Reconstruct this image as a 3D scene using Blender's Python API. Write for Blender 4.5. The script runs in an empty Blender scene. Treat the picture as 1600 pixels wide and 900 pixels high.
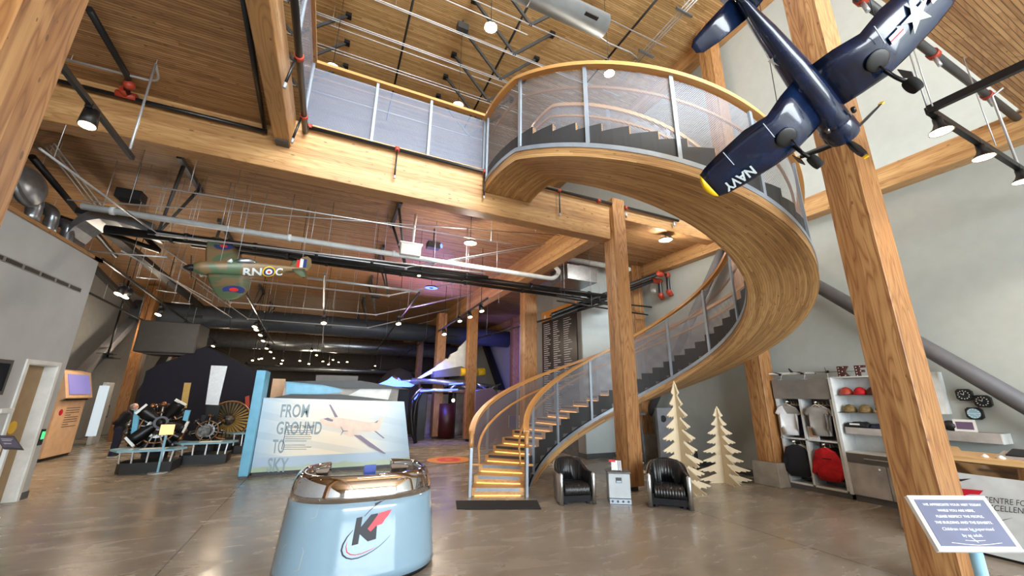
import bpy, bmesh, math, random
from mathutils import Vector, Matrix, Euler
random.seed(7)
PI = math.pi
SC = bpy.context.scene
COL = SC.collection
V = Vector

# ---------------------------------------------------------------- camera
F_PX, PITCH, YAW, ROLL, CAM_H = 606.0, math.radians(15.4), math.radians(24.6), math.radians(-0.6), 1.6
_fw = V((math.sin(YAW)*math.cos(PITCH), math.cos(YAW)*math.cos(PITCH), math.sin(PITCH)))
_rt = V((math.cos(YAW), -math.sin(YAW), 0))
_up = _rt.cross(_fw)
_r2 = _rt*math.cos(ROLL) - _up*math.sin(ROLL)
_u2 = _up*math.cos(ROLL) + _rt*math.sin(ROLL)
EYE = V((0, 0, CAM_H))
cam_d = bpy.data.cameras.new('camera'); cam = bpy.data.objects.new('camera', cam_d); COL.objects.link(cam)
cam_d.sensor_width = 36; cam_d.lens = F_PX/1600*36; cam_d.clip_start = 0.05; cam_d.clip_end = 200
cam.matrix_world = Matrix(((_r2.x, _u2.x, -_fw.x, 0), (_r2.y, _u2.y, -_fw.y, 0), (_r2.z, _u2.z, -_fw.z, CAM_H), (0, 0, 0, 1)))
SC.camera = cam

def ray(x, y):
    return _r2*((x-800)/F_PX) - _u2*((y-450)/F_PX) + _fw
def at(x, y, X=None, Y=None, Z=None):
    """where the sight line through a photo point meets a real plane of the building"""
    d = ray(x, y)
    if X is not None: t = X/d.x
    elif Y is not None: t = Y/d.y
    else: t = (Z-CAM_H)/d.z
    return EYE + d*t

# ---------------------------------------------------------------- world, exposure
W = bpy.data.worlds.new('daylight'); SC.world = W; W.use_nodes = True
nt = W.node_tree; nt.nodes.clear()
wo = nt.nodes.new('ShaderNodeOutputWorld'); bg = nt.nodes.new('ShaderNodeBackground')
tc = nt.nodes.new('ShaderNodeTexCoord'); sp = nt.nodes.new('ShaderNodeSeparateXYZ'); cr = nt.nodes.new('ShaderNodeValToRGB')
nt.links.new(tc.outputs['Generated'], sp.inputs[0]); nt.links.new(sp.outputs['Z'], cr.inputs[0])
cr.color_ramp.elements[0].position = 0.0; cr.color_ramp.elements[0].color = (0.42, 0.42, 0.40, 1)
cr.color_ramp.elements[1].position = 0.12; cr.color_ramp.elements[1].color = (0.80, 0.92, 1.0, 1)
nt.links.new(cr.outputs[0], bg.inputs[0]); bg.inputs[1].default_value = 6.5
nt.links.new(bg.outputs[0], wo.inputs[0])
SC.view_settings.view_transform = 'Standard'; SC.view_settings.look = 'None'
SC.view_settings.gamma = 1; SC.view_settings.use_curve_mapping = False
SC.view_settings.exposure = 0.50
cy = SC.cycles
cy.use_denoising = True
cy.max_bounces = 9; cy.diffuse_bounces = 5; cy.glossy_bounces = 4; cy.transmission_bounces = 5; cy.transparent_max_bounces = 24
cy.caustics_reflective = False; cy.caustics_refractive = False
cy.sample_clamp_indirect = 6
try: cy.blur_glossy = 0.5
except Exception: pass

def tagl(o, label, cat, group=None):
    o['label'] = label; o['category'] = cat
    if group: o['group'] = group
    return o

def area(name, loc, rot, sx, sy, power, color=(1, 1, 1), portal=False):
    l = bpy.data.lights.new(name, 'AREA'); l.shape = 'RECTANGLE'; l.size = sx; l.size_y = sy; l.energy = power; l.color = color
    o = bpy.data.objects.new(name, l); COL.objects.link(o); o.location = loc; o.rotation_euler = rot
    if portal: l.cycles.is_portal = True
    return o
def lamp(name, loc, power, color=(1, .8, .6), r=.08, aim=None, angle=70, blend=.6):
    l = bpy.data.lights.new(name, 'SPOT' if aim is not None else 'POINT'); l.energy = power; l.color = color; l.shadow_soft_size = r
    o = bpy.data.objects.new(name, l); COL.objects.link(o); o.location = loc
    if aim is not None:
        l.spot_size = math.radians(angle); l.spot_blend = blend
        o.rotation_euler = (V(aim)-V(loc)).to_track_quat('-Z', 'Y').to_euler()
    return o
# daylight enters by the glazed street front behind the camera (lower storefront and clerestory)
DAY = (0.86, 0.95, 1.0)
area('window_daylight', (2.9, -7.9, 2.8), (math.radians(90), 0, 0), 10.2, 4.4, 1350, DAY)
area('window_daylight', (3.2, -7.9, 8.4), (math.radians(90), 0, 0), 9.6, 4.2, 2900, DAY)
area('added_roof_fill', (3.0, 3.4, 10.75), (0, 0, 0), 5.0, 2.2, 60, DAY)  # added fill lamp under the closed roof, no opening there

# ---------------------------------------------------------------- node helpers
def mat(name):
    m = bpy.data.materials.new(name); m.use_nodes = True
    t = m.node_tree; b = t.nodes['Principled BSDF']
    return m, t, b
def nd(t, kind, **kw):
    n = t.nodes.new(kind)
    for k, v in kw.items():
        if k == 'inp':
            for i, val in v.items():
                if hasattr(val, 'is_output') or hasattr(val, 'is_linked'): t.links.new(val, n.inputs[i])
                else: n.inputs[i].default_value = val
        else: setattr(n, k, v)
    return n
def mth(t, op, a, b=None, c=None):
    n = t.nodes.new('ShaderNodeMath'); n.operation = op
    for i, v in enumerate((a, b, c)):
        if v is None: continue
        if isinstance(v, (int, float)): n.inputs[i].default_value = v
        else: t.links.new(v, n.inputs[i])
    return n.outputs[0]
def comb(t, x, y, z):
    n = t.nodes.new('ShaderNodeCombineXYZ')
    for i, v in enumerate((x, y, z)):
        if isinstance(v, (int, float)): n.inputs[i].default_value = v
        else: t.links.new(v, n.inputs[i])
    return n.outputs[0]
def ramp(t, fac, stops, interp='LINEAR'):
    n = t.nodes.new('ShaderNodeValToRGB'); t.links.new(fac, n.inputs[0]); n.color_ramp.interpolation = interp
    e = n.color_ramp.elements
    while len(e) < len(stops): e.new(0.5)
    for i, (p, c) in enumerate(stops): e[i].position = p; e[i].color = (c[0], c[1], c[2], 1)
    return n.outputs[0]
def mixc(t, fac, a, b, mode='MIX'):
    n = t.nodes.new('ShaderNodeMix'); n.data_type = 'RGBA'; n.blend_type = mode
    for i, v in ((0, fac), (6, a), (7, b)):
        if isinstance(v, (int, float)): n.inputs[i].default_value = v
        elif isinstance(v, tuple): n.inputs[i].default_value = (v[0], v[1], v[2], 1)
        else: t.links.new(v, n.inputs[i])
    return n.outputs[2]
def noise(t, vec, scale=5, detail=3, rough=.5, dist=0):
    n = nd(t, 'ShaderNodeTexNoise'); t.links.new(vec, n.inputs['Vector'])
    n.inputs['Scale'].default_value = scale; n.inputs['Detail'].default_value = detail
    n.inputs['Roughness'].default_value = rough; n.inputs['Distortion'].default_value = dist
    return n.outputs[0]
def coords(t, uv=False):
    c = nd(t, 'ShaderNodeTexCoord')
    s = nd(t, 'ShaderNodeSeparateXYZ'); t.links.new(c.outputs['UV' if uv else 'Object'], s.inputs[0])
    return c.outputs['UV' if uv else 'Object'], s.outputs
def setp(b, col=None, rough=.5, metal=0, spec=None, coat=0, emis=None, es=0):
    if col: b.inputs['Base Color'].default_value = (col[0], col[1], col[2], 1)
    b.inputs['Roughness'].default_value = rough; b.inputs['Metallic'].default_value = metal
    if spec is not None: b.inputs['Specular IOR Level'].default_value = spec
    if coat: b.inputs['Coat Weight'].default_value = coat; b.inputs['Coat Roughness'].default_value = .05
    if emis: b.inputs['Emission Color'].default_value = (emis[0], emis[1], emis[2], 1); b.inputs['Emission Strength'].default_value = es
def bump(t, b, h, strength=.3, dist=.01):
    n = t.nodes.new('ShaderNodeBump'); n.inputs['Strength'].default_value = strength; n.inputs['Distance'].default_value = dist
    t.links.new(h, n.inputs['Height']); t.links.new(n.outputs[0], b.inputs['Normal'])
def srgb(r, g, b):
    f = lambda c: (c/255/12.92) if c/255 <= .04045 else ((c/255+.055)/1.055)**2.4
    return (f(r), f(g), f(b))
def simple(name, rgb, rough=.5, metal=0, var=.06, scale=6, **kw):
    m, t, b = mat(name); c = srgb(*rgb)
    setp(b, c, rough, metal, **kw)
    co, _ = coords(t)
    n = noise(t, co, scale, 4)
    lo = tuple(x*(1-var*2) for x in c); hi = tuple(min(1, x*(1+var)) for x in c)
    t.links.new(ramp(t, n, [(.3, lo), (.7, hi)]), b.inputs['Base Color'])
    return m
def wood(name, long='X', lamax='Z', lam=.045, cols=None, rough=.45, uv=False, knots=1.0, ring=1.0, gap=0.0, seg=40.0):
    """laminated softwood: lamellas, growth rings, fine grain and knots"""
    m, t, b = mat(name); setp(b, None, rough)
    _, s = coords(t, uv)
    if uv: ax = {'X': s[0], 'Y': s[1], 'Z': s[2]}; order = [s[0], s[1], s[2]]; L, Lm, O = s[0], s[1], s[2]
    else:
        ix = {'X': 0, 'Y': 1, 'Z': 2}; L = s[ix[long]]; Lm = s[ix[lamax]]; O = s[3-ix[long]-ix[lamax]]
    idx = mth(t, 'FLOOR', mth(t, 'DIVIDE', Lm, lam))
    off = nd(t, 'ShaderNodeTexWhiteNoise'); off.noise_dimensions = '1D'; t.links.new(idx, off.inputs['W'])
    sg = mth(t, 'FLOOR', mth(t, 'ADD', mth(t, 'DIVIDE', L, seg), mth(t, 'MULTIPLY', off.outputs[0], 7.0)))
    wn = nd(t, 'ShaderNodeTexWhiteNoise'); wn.noise_dimensions = '3D'; t.links.new(comb(t, idx, sg, 1.7), wn.inputs['Vector'])
    tone = wn.outputs[0]
    v1 = comb(t, mth(t, 'MULTIPLY', L, .55), mth(t, 'ADD', mth(t, 'MULTIPLY', Lm, 5.0), mth(t, 'MULTIPLY', tone, 9.0)), mth(t, 'MULTIPLY', O, 5.0))
    big = noise(t, v1, 1.0, 2, .5)
    rg = mth(t, 'ABSOLUTE', mth(t, 'SINE', mth(t, 'MULTIPLY', big, 42.0)))
    v2 = comb(t, mth(t, 'MULTIPLY', L, 2.0), mth(t, 'MULTIPLY', Lm, 90.0), mth(t, 'MULTIPLY', O, 90.0))
    fine = noise(t, v2, 1.0, 3, .6)
    f = mth(t, 'ADD', mth(t, 'MULTIPLY', tone, .42), mth(t, 'MULTIPLY', fine, .35))
    f = mth(t, 'ADD', f, mth(t, 'MULTIPLY', mth(t, 'POWER', rg, .6), .28*ring))
    cols = cols or ((.30, .15, .058), (.50, .285, .115), (.66, .42, .19))
    c = ramp(t, f, [(.18, cols[0]), (.55, cols[1]), (.92, cols[2])])
    if knots:
        vo = nd(t, 'ShaderNodeTexVoronoi'); vo.feature = 'F1'
        t.links.new(comb(t, mth(t, 'MULTIPLY', L, 5.0), mth(t, 'MULTIPLY', Lm, 13.0), mth(t, 'MULTIPLY', O, 13.0)), vo.inputs['Vector']); vo.inputs['Scale'].default_value = 1.0
        vs_ = nd(t, 'ShaderNodeSeparateXYZ'); t.links.new(vo.outputs['Color'], vs_.inputs[0])
        k = mth(t, 'LESS_THAN', vo.outputs['Distance'], mth(t, 'MULTIPLY', vs_.outputs[0], .16*knots))
        c = mixc(t, mth(t, 'MULTIPLY', k, .72), c, (.10, .045, .02))
    if gap:
        fr = mth(t, 'FRACT', mth(t, 'DIVIDE', Lm, lam))
        gdk = mth(t, 'LESS_THAN', fr, gap)
        c = mixc(t, mth(t, 'MULTIPLY', gdk, .8), c, (.05, .025, .012))
    t.links.new(c, b.inputs['Base Color'])
    bump(t, b, fine, .12, .004)
    return m

# ---------------------------------------------------------------- materials
GL = ((.26, .12, .042), (.45, .24, .092), (.64, .395, .175))
M = {}
M['wood_x'] = wood('glulam_along_x', 'X', 'Z', .045, GL)
M['wood_y'] = wood('glulam_along_y', 'Y', 'Z', .045, GL)
M['wood_col'] = wood('glulam_column', 'Z', 'Y', .065, ((.16, .062, .020), (.31, .14, .047), (.56, .32, .13)), ring=1.3, knots=.9)
M['wood_colx'] = wood('glulam_column_b', 'Z', 'X', .065, GL)
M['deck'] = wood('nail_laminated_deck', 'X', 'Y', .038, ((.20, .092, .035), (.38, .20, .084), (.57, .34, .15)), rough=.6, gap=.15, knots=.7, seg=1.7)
M['deck_roof_lit'] = wood('lit_roof_lamella_deck', 'X', 'Y', .05, ((.32, .19, .075), (.54, .36, .155), (.74, .53, .27)), rough=.6, gap=.12, knots=.7, seg=1.9)  # same deck wood, lighter: brightness of the lit roof put into its colour
M['soffit'] = wood('curved_lamellas', uv=True, lam=.034, cols=((.22, .11, .04), (.42, .23, .088), (.62, .39, .17)), rough=.5, gap=.08, knots=.8, seg=1.9)
M['rail'] = wood('clear_fir_rail', uv=True, lam=.03, cols=((.42, .20, .06), (.57, .30, .10), (.70, .42, .17)), rough=.35, knots=0, ring=.5)
M['tread'] = wood('fir_tread', 'X', 'Z', .06, ((.38, .19, .07), (.56, .31, .12), (.72, .45, .20)), knots=.6)
M['ply'] = wood('birch_plywood', 'Z', 'Y', .5, ((.66, .54, .36), (.76, .65, .46), (.84, .75, .57)), knots=0, ring=.25, rough=.6)
M['ply_top'] = wood('fir_counter_top', 'Y', 'Z', .03, ((.45, .25, .10), (.60, .36, .15), (.75, .50, .24)), knots=.3)
M['wall'] = simple('painted_wall_light', (178, 184, 180), .8, var=.02)
M['wall_cool'] = simple('painted_wall_cool_white', (205, 216, 218), .8, var=.02)
M['wall_left'] = simple('painted_wall_left', (186, 190, 192), .8, var=.03, scale=3)
M['wall_grey'] = simple('painted_wall_grey', (150, 150, 148), .85, var=.03)
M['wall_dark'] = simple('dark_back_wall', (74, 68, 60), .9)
M['base_grey'] = simple('rubber_base_grey', (84, 88, 92), .6)
M['concrete'] = simple('cast_concrete', (150, 142, 130), .8, var=.12, scale=5)
M['black'] = simple('black_metal', (20, 20, 22), .45)
M['blackpipe'] = simple('black_steel_pipe', (24, 24, 26), .35)
M['charcoal'] = simple('charcoal_plate', (46, 46, 48), .6)
M['darkgrey'] = simple('charcoal_steel', (66, 66, 66), .5)
M['brace'] = simple('grey_painted_brace', (92, 92, 96), .55)
M['guard'] = simple('grey_blue_steel', (150, 160, 172), .4, .3)
M['galv'] = simple('galvanised_sheet', (150, 156, 162), .32, .85, var=.1, scale=8)
M['duct'] = simple('grey_painted_duct', (112, 116, 118), .5, .2)
M['ductdark'] = simple('dark_duct', (84, 92, 102), .45, .3)
M['whitepipe'] = simple('white_pvc_pipe', (222, 228, 230), .4)
M['rod'] = simple('bright_steel_rod', (190, 192, 195), .35, .5)
M['coupling'] = simple('red_orange_coupling', (168, 58, 36), .5)
M['white'] = simple('white_enamel', (232, 234, 232), .4)
M['chrome'] = simple('polished_chrome', (225, 225, 228), .04, 1.0, var=.01)
M['alu'] = simple('brushed_aluminium', (215, 217, 220), .34, 1.0, var=.05, scale=20)
M['leather'] = simple('black_leather', (22, 22, 24), .32, var=.15, scale=30)
M['podpaint'] = simple('pale_blue_gloss_paint', (136, 165, 184), .12, var=.01, coat=.6)
M['navy'] = simple('navy_gloss_paint', (15, 31, 62), .22, coat=.5, var=.3, scale=14)
M['navydk'] = simple('dark_navy_paint', (14, 22, 44), .3)
M['yellow'] = simple('yellow_paint', (236, 190, 20), .4)
M['markwhite'] = simple('white_marking', (214, 226, 232), .4)
M['red'] = simple('red_paint', (206, 32, 52), .4)
M['redfab'] = simple('red_fabric', (196, 20, 30), .85, var=.2, scale=12)
M['blackfab'] = simple('black_fabric', (20, 20, 26), .9)
M['navyfab'] = simple('navy_fabric', (34, 38, 62), .9)
M['greyfab'] = simple('grey_fabric', (132, 126, 120), .9)
M['whitefab'] = simple('white_fabric', (222, 224, 228), .9)
M['khaki'] = simple('khaki_canvas', (128, 106, 66), .9, var=.3, scale=20)
M['tent'] = simple('midnight_blue_cloth', (12, 16, 34), .85)
M['skyblue'] = simple('sky_blue_laminate', (112, 186, 222), .35)
M['tablebl'] = simple('pale_blue_table_top', (150, 196, 218), .18)
M['lamdark'] = simple('charcoal_laminate', (92, 90, 90), .5)
M['lamgrey'] = simple('grey_wood_laminate', (172, 168, 164), .6, var=.2, scale=3)
M['lamgloss'] = simple('glossy_taupe_panel', (128, 124, 120), .12, coat=.6)
M['shelfw'] = simple('white_melamine', (218, 222, 222), .4)
M['beige'] = simple('warm_beige_panel', (222, 184, 148), .6)
M['door_tan'] = simple('tan_door_veneer', (160, 132, 92), .5)
M['wing_green'] = None
M['purple'] = simple('purple_grey_screen', (104, 84, 112), .6)
M['maroon'] = simple('dark_maroon_panel', (70, 24, 24), .4)
M['rubber'] = simple('black_rubber_mat', (24, 24, 24), .95, var=.2, scale=80)
M['bronze'] = simple('engine_bronze', (150, 104, 66), .35, .9, var=.3, scale=20)
M['engine'] = simple('engine_grey_metal', (120, 118, 116), .35, .9, var=.4, scale=16)
M['engdark'] = simple('engine_black', (26, 26, 28), .4, .4)
M['gold'] = simple('gold_blade_paint', (190, 156, 86), .4)
M['text_dark'] = simple('dark_lettering', (36, 38, 44), .6)
M['text_grey'] = simple('grey_blue_lettering', (150, 172, 184), .6)
M['text_white'] = simple('white_lettering', (226, 228, 236), .6)
M['signblue'] = simple('lavender_grey_sign_face', (98, 103, 128), .6)
M['signplum'] = simple('plum_grey_sign_face', (104, 96, 120), .4)
M['glassdark'] = simple('dark_glass_picture', (40, 46, 54), .12)
def emit(name, rgb, s):
    m, t, b = mat(name); c = srgb(*rgb); setp(b, c, .5, emis=c, es=s); return m
M['lampface'] = emit('lit_warm_lens', (255, 214, 170), 9)
M['lampwhite'] = emit('lit_white_ring', (255, 244, 226), 2.6)
M['led'] = emit('warm_step_light', (255, 190, 100), 2.2)
M['blueled'] = emit('blue_lit_lens', (60, 80, 255), 6)
M['signlit'] = emit('orange_lit_panel', (246, 190, 130), .9)
M['greenled'] = emit('green_display', (60, 230, 110), 1.5)
M['screenlit'] = emit('lit_screen_violet', (120, 116, 180), .5)
m, t, b = mat('clear_glass'); setp(b, (1, 1, 1), .02); b.inputs['Transmission Weight'].default_value = 1; b.inputs['IOR'].default_value = 1.45
b.inputs['Alpha'].default_value = .25; M['glass'] = m

# concrete floor with saw cuts
m, t, b = mat('polished_concrete_floor'); co, s = coords(t)
n1 = noise(t, comb(t, mth(t, 'MULTIPLY', s[0], .55), s[1], 0.0), .8, 5, .6, .8); n2 = noise(t, co, 6, 6, .65, .3); n3 = noise(t, comb(t, mth(t, 'MULTIPLY', s[0], .9), mth(t, 'MULTIPLY', s[1], 2.2), 0.0), 1.6, 4, .6, .9)
f = mth(t, 'ADD', mth(t, 'MULTIPLY', n1, .45), mth(t, 'ADD', mth(t, 'MULTIPLY', n2, .12), mth(t, 'MULTIPLY', n3, .43)))
c = ramp(t, f, [(.32, (.20, .163, .125)), (.47, (.275, .238, .192)), (.60, (.33, .295, .245)), (.80, (.39, .36, .305))])
def line(t, sk, pos, w=.006): return mth(t, 'LESS_THAN', mth(t, 'ABSOLUTE', mth(t, 'SUBTRACT', sk, pos)), w)
ln = line(t, s[0], -1.0)
for sk, p in ((s[0], 5.28), (s[0], 11.5), (s[1], 6.12), (s[1], 0.9), (s[1], 12.2)): ln = mth(t, 'MAXIMUM', ln, line(t, sk, p))
c = mixc(t, mth(t, 'MULTIPLY', ln, .75), c, (.03, .022, .018))
t.links.new(c, b.inputs['Base Color'])
t.links.new(ramp(t, n3, [(.3, (.17, .17, .17)), (.75, (.34, .34, .34))]), b.inputs['Roughness'])
b.inputs['Specular IOR Level'].default_value = .55
bump(t, b, n2, .05, .003)
M['floor'] = m

# perforated sheet: real holes by alpha in a staggered grid
def perforated(name, rgb, pitch, rad, metal=.2):
    m, t, b = mat(name); _, s = coords(t, True)
    setp(b, srgb(*rgb), .45, metal)
    def dots(ou, ov):
        u = mth(t, 'SUBTRACT', mth(t, 'FRACT', mth(t, 'ADD', mth(t, 'DIVIDE', s[0], pitch), ou)), .5)
        v = mth(t, 'SUBTRACT', mth(t, 'FRACT', mth(t, 'ADD', mth(t, 'DIVIDE', s[1], pitch*1.0), ov)), .5)
        return mth(t, 'LESS_THAN', mth(t, 'ADD', mth(t, 'MULTIPLY', u, u), mth(t, 'MULTIPLY', v, v)), rad*rad)
    h = mth(t, 'MAXIMUM', dots(0, 0), dots(.5, .5))
    t.links.new(mth(t, 'SUBTRACT', 1.0, h), b.inputs['Alpha'])
    return m
M['perf'] = perforated('perforated_steel_sheet', (126, 128, 136), .032, .27)
M['perf_fine'] = perforated('perforated_steel_balustrade', (124, 132, 150), .024, .26)

# ---------------------------------------------------------------- mesh builder
class MB:
    def __init__(s): s.v = []; s.f = []; s.uv = []; s.mi = []; s.m = []; s.sm = []; s.cur = 0
    def mat(s, m):
        if m not in s.m: s.m.append(m)
        s.cur = s.m.index(m); return s
    def face(s, idx, uv=None, smooth=False):
        s.f.append(tuple(idx)); s.uv.append(uv or [(0, 0)]*len(idx)); s.mi.append(s.cur); s.sm.append(smooth)
    def add(s, pts):
        b = len(s.v); s.v += [V(p) for p in pts]; return b
    def box(s, c, d, R=None, bev=0):
        x, y, z = d[0]/2, d[1]/2, d[2]/2; c = V(c)
        if bev:
            e = min(bev, x*.9, y*.9, z*.9); P = []
            for sx in (-1, 1):
                for sy in (-1, 1):
                    for sz in (-1, 1):
                        P += [V((sx*x, sy*(y-e), sz*(z-e))), V((sx*(x-e), sy*y, sz*(z-e))), V((sx*(x-e), sy*(y-e), sz*z))]
            bm = bmesh.new(); vs = [bm.verts.new(p) for p in P]; r = bmesh.ops.convex_hull(bm, input=vs)
            bm.verts.index_update(); b = len(s.v)
            for v in bm.verts: s.v.append(c + ((R @ v.co) if R else v.co))
            bm.verts.index_update()
            for f in bm.faces: s.face([b+v.index for v in f.verts])
            bm.free(); return s
        P = [V((i*x, j*y, k*z)) for i in (-1, 1) for j in (-1, 1) for k in (-1, 1)]
        b = s.add([c + (R @ p if R else p) for p in P])
        for q in ((0, 1, 3, 2), (4, 6, 7, 5), (0, 4, 5, 1), (2, 3, 7, 6), (0, 2, 6, 4), (1, 5, 7, 3)): s.face([b+i for i in q], [(0, 0), (d[1], 0), (d[1], d[2]), (0, d[2])])
        return s
    def lo(s, a, b_, **k):
        a = V(a); b_ = V(b_); return s.box((a+b_)/2, [abs(b_[i]-a[i]) for i in range(3)], **k)
    def bar(s, p, q, w, h=None, up=(0, 0, 1)):
        p, q = V(p), V(q); d = q-p; L = d.length; d.normalize(); u = V(up)
        if abs(d.dot(u)) > .98: u = V((0, 1, 0))
        sd = d.cross(u).normalized(); u2 = sd.cross(d)
        R = Matrix((d, sd, u2)).transposed()
        return s.box((p+q)/2, (L, w, h or w), R)
    def tube(s, pts, r, n=10, cap=True, smooth=True, rr=None):
        pts = [V(p) for p in pts]; N = len(pts); rings = []; u = None; acc = 0
        for i, p in enumerate(pts):
            d = (pts[min(i+1, N-1)]-pts[max(i-1, 0)]).normalized()
            if u is None:
                u = V((0, 0, 1)) if abs(d.z) < .9 else V((1, 0, 0))
            u = (u-d*u.dot(d)).normalized(); w = d.cross(u)
            if i: acc += (p-pts[i-1]).length
            rad = rr[i] if rr else r
            rings.append((s.add([p+u*math.cos(2*PI*k/n)*rad+w*math.sin(2*PI*k/n)*rad for k in range(n)]), acc))
        for (a, ua), (b, ub) in zip(rings, rings[1:]):
            for k in range(n):
                k2 = (k+1) % n
                s.face((a+k, a+k2, b+k2, b+k), [(ua, k*r*6.3/n), (ua, (k+1)*r*6.3/n), (ub, (k+1)*r*6.3/n), (ub, k*r*6.3/n)], smooth)
        if cap: s.face([rings[0][0]+k for k in range(n)][::-1]); s.face([rings[-1][0]+k for k in range(n)])
        return s
    def cyl(s, p, q, r, n=16, r2=None, **k): return s.tube([p, q], r, n, rr=[r, r if r2 is None else r2], **k)
    def grid(s, rows, closed=False, smooth=True, uvs=None):
        """rows: list of equal-length point lists"""
        n = len(rows[0]); bs = [s.add(r) for r in rows]; acc = [0]
        for i in range(1, len(rows)): acc.append(acc[-1]+(V(rows[i][n//2])-V(rows[i-1][n//2])).length)
        ac2 = [0]
        for j in range(1, n+1): ac2.append(ac2[-1]+(V(rows[0][j % n])-V(rows[0][j-1])).length)
        for i in range(len(rows)-1):
            for j in range(n if closed else n-1):
                j2 = (j+1) % n
                s.face((bs[i]+j, bs[i]+j2, bs[i+1]+j2, bs[i+1]+j), [(acc[i], ac2[j]), (acc[i], ac2[j+1]), (acc[i+1], ac2[j+1]), (acc[i+1], ac2[j])], smooth)
        return bs
    def loft(s, rows, smooth=True, cap=True):
        bs = s.grid(rows, True, smooth); n = len(rows[0])
        if cap: s.face([bs[0]+k for k in range(n)][::-1]); s.face([bs[-1]+k for k in range(n)])
        return s
    def lathe(s, prof, c, axis=(0, 0, 1), n=24, smooth=True):
        a = V(axis).normalized(); u = V((1, 0, 0)) if abs(a.x) < .9 else V((0, 1, 0)); u = (u-a*u.dot(a)).normalized(); w = a.cross(u); c = V(c)
        rows = [[c+a*h+(u*math.cos(2*PI*k/n)+w*math.sin(2*PI*k/n))*max(r, 1e-4) for k in range(n)] for r, h in prof]
        s.grid(rows, True, smooth); return s
    def prism(s, poly, fr, t):
        """poly of 2-D points placed by fr(u,v)->point and pushed along vector t"""
        P = [V(fr(u, v)) for u, v in poly]; t = V(t); n = len(P)
        a = s.add(P); b = s.add([p+t for p in P])
        s.face([a+i for i in range(n)][::-1]); s.face([b+i for i in range(n)])
        for i in range(n): j = (i+1) % n; s.face((a+i, a+j, b+j, b+i))
        return s
    def disc(s, c, nrm, r, t=.01, n=24, ax=1.0, up=(0, 0, 1)):
        nrm = V(nrm).normalized(); u = V(up); u = (V((0, 1, 0)) if abs(u.normalized().dot(nrm)) > .97 else u); u = (u-nrm*u.dot(nrm)).normalized(); w = nrm.cross(u)
        return s.prism([(math.cos(2*PI*k/n)*r*ax, math.sin(2*PI*k/n)*r) for k in range(n)], lambda a, b: V(c)+w*a+u*b, nrm*t)
    def sphere(s, c, r, n=12, sc=(1, 1, 1)):
        c = V(c); rows = []
        for i in range(n//2+1):
            th = PI*i/(n//2); rows.append([c+V((max(math.sin(th), 1e-3)*math.cos(2*PI*k/n)*r*sc[0], max(math.sin(th), 1e-3)*math.sin(2*PI*k/n)*r*sc[1], math.cos(th)*r*sc[2])) for k in range(n)])
        s.grid(rows, True, True); return s
    def flat(s, verts, faces, fn):
        b = s.add([fn(v[0], v[1]) for v in verts])
        for f in faces: s.face([b+i for i in f])
        return s
    def build(s, name, m=None, parent=None, origin=None, T=None):
        me = bpy.data.meshes.new(name); vs = [T @ v for v in s.v] if T else s.v
        if parent is not None: org = parent.get('_org') ; org = V(org) if org else V((0, 0, 0))
        elif origin is not None: org = V(origin)
        else:
            xs = [v.x for v in vs]; ys = [v.y for v in vs]; zs = [v.z for v in vs]
            org = V(((min(xs)+max(xs))/2, (min(ys)+max(ys))/2, min(zs)))
        me.from_pydata([v-org for v in vs], [], s.f)
        uvl = me.uv_layers.new(name='uv'); k = 0
        for fi, f in enumerate(s.f):
            for uv in s.uv[fi]: uvl.data[k].uv = uv; k += 1
        mats = s.m if s.m else []
        if m is not None: me.materials.append(m)
        else:
            for mm in mats: me.materials.append(mm)
        for fi, p in enumerate(me.polygons):
            if m is None: p.material_index = s.mi[fi]
            p.use_smooth = s.sm[fi]
        bm = bmesh.new(); bm.from_mesh(me); bmesh.ops.recalc_face_normals(bm, faces=bm.faces); bm.to_mesh(me); bm.free()
        o = bpy.data.objects.new(name, me); COL.objects.link(o)
        if parent is not None: o.parent = parent; o['_org'] = tuple(org) 
        else: o.location = org; o['_org'] = tuple(org)
        return o
def thing(name, loc, label, cat, group=None, rz=0):
    """an Empty at the base; parts built in world coordinates unless rz/local is used"""
    o = bpy.data.objects.new(name, None); COL.objects.link(o); o.location = loc; o.empty_display_size = .2
    o.rotation_euler = (0, 0, rz); o['_org'] = tuple(loc); return tagl(o, label, cat, group)
def local(name, label, cat, group=None):
    o = thing(name, (0, 0, 0), label, cat, group); return o
def place(o, M4): o.matrix_world = M4; return o
def structure(o): o['kind'] = 'structure'; return o
def copy_thing(o, loc=None, label=None, rz=None, parent=None):
    c = o.copy(); COL.objects.link(c)
    if parent: c.parent = parent
    for ch in list(o.children): copy_thing(ch, parent=c)
    if loc is not None: c.location = loc
    if rz is not None: c.rotation_euler = (0, 0, rz)
    if label: c['label'] = label
    return c
_tx = {}
def text2d(txt, size=1.0, align='LEFT', shear=0, bold=0, space=1.0, sub=0):
    cu = bpy.data.curves.new('t', 'FONT'); cu.body = txt; cu.size = size; cu.align_x = align; cu.shear = shear; cu.offset = bold; cu.space_line = space; cu.resolution_u = 3
    o = bpy.data.objects.new('t', cu); COL.objects.link(o)
    dg = bpy.context.evaluated_depsgraph_get(); me = bpy.data.meshes.new_from_object(o.evaluated_get(dg))
    bm = bmesh.new(); bm.from_mesh(me); bmesh.ops.remove_doubles(bm, verts=bm.verts, dist=1e-4); bmesh.ops.triangulate(bm, faces=bm.faces[:])
    if sub: bmesh.ops.subdivide_edges(bm, edges=[e for e in bm.edges if e.calc_length() > .12*size], cuts=sub, use_grid_fill=False); bmesh.ops.triangulate(bm, faces=bm.faces[:])
    bm.verts.index_update(); vs = [(v.co.x, v.co.y) for v in bm.verts]; fs = [tuple(v.index for v in f.verts) for f in bm.faces]; bm.free()
    bpy.data.objects.remove(o); bpy.data.curves.remove(cu); bpy.data.meshes.remove(me)
    return vs, fs
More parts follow.
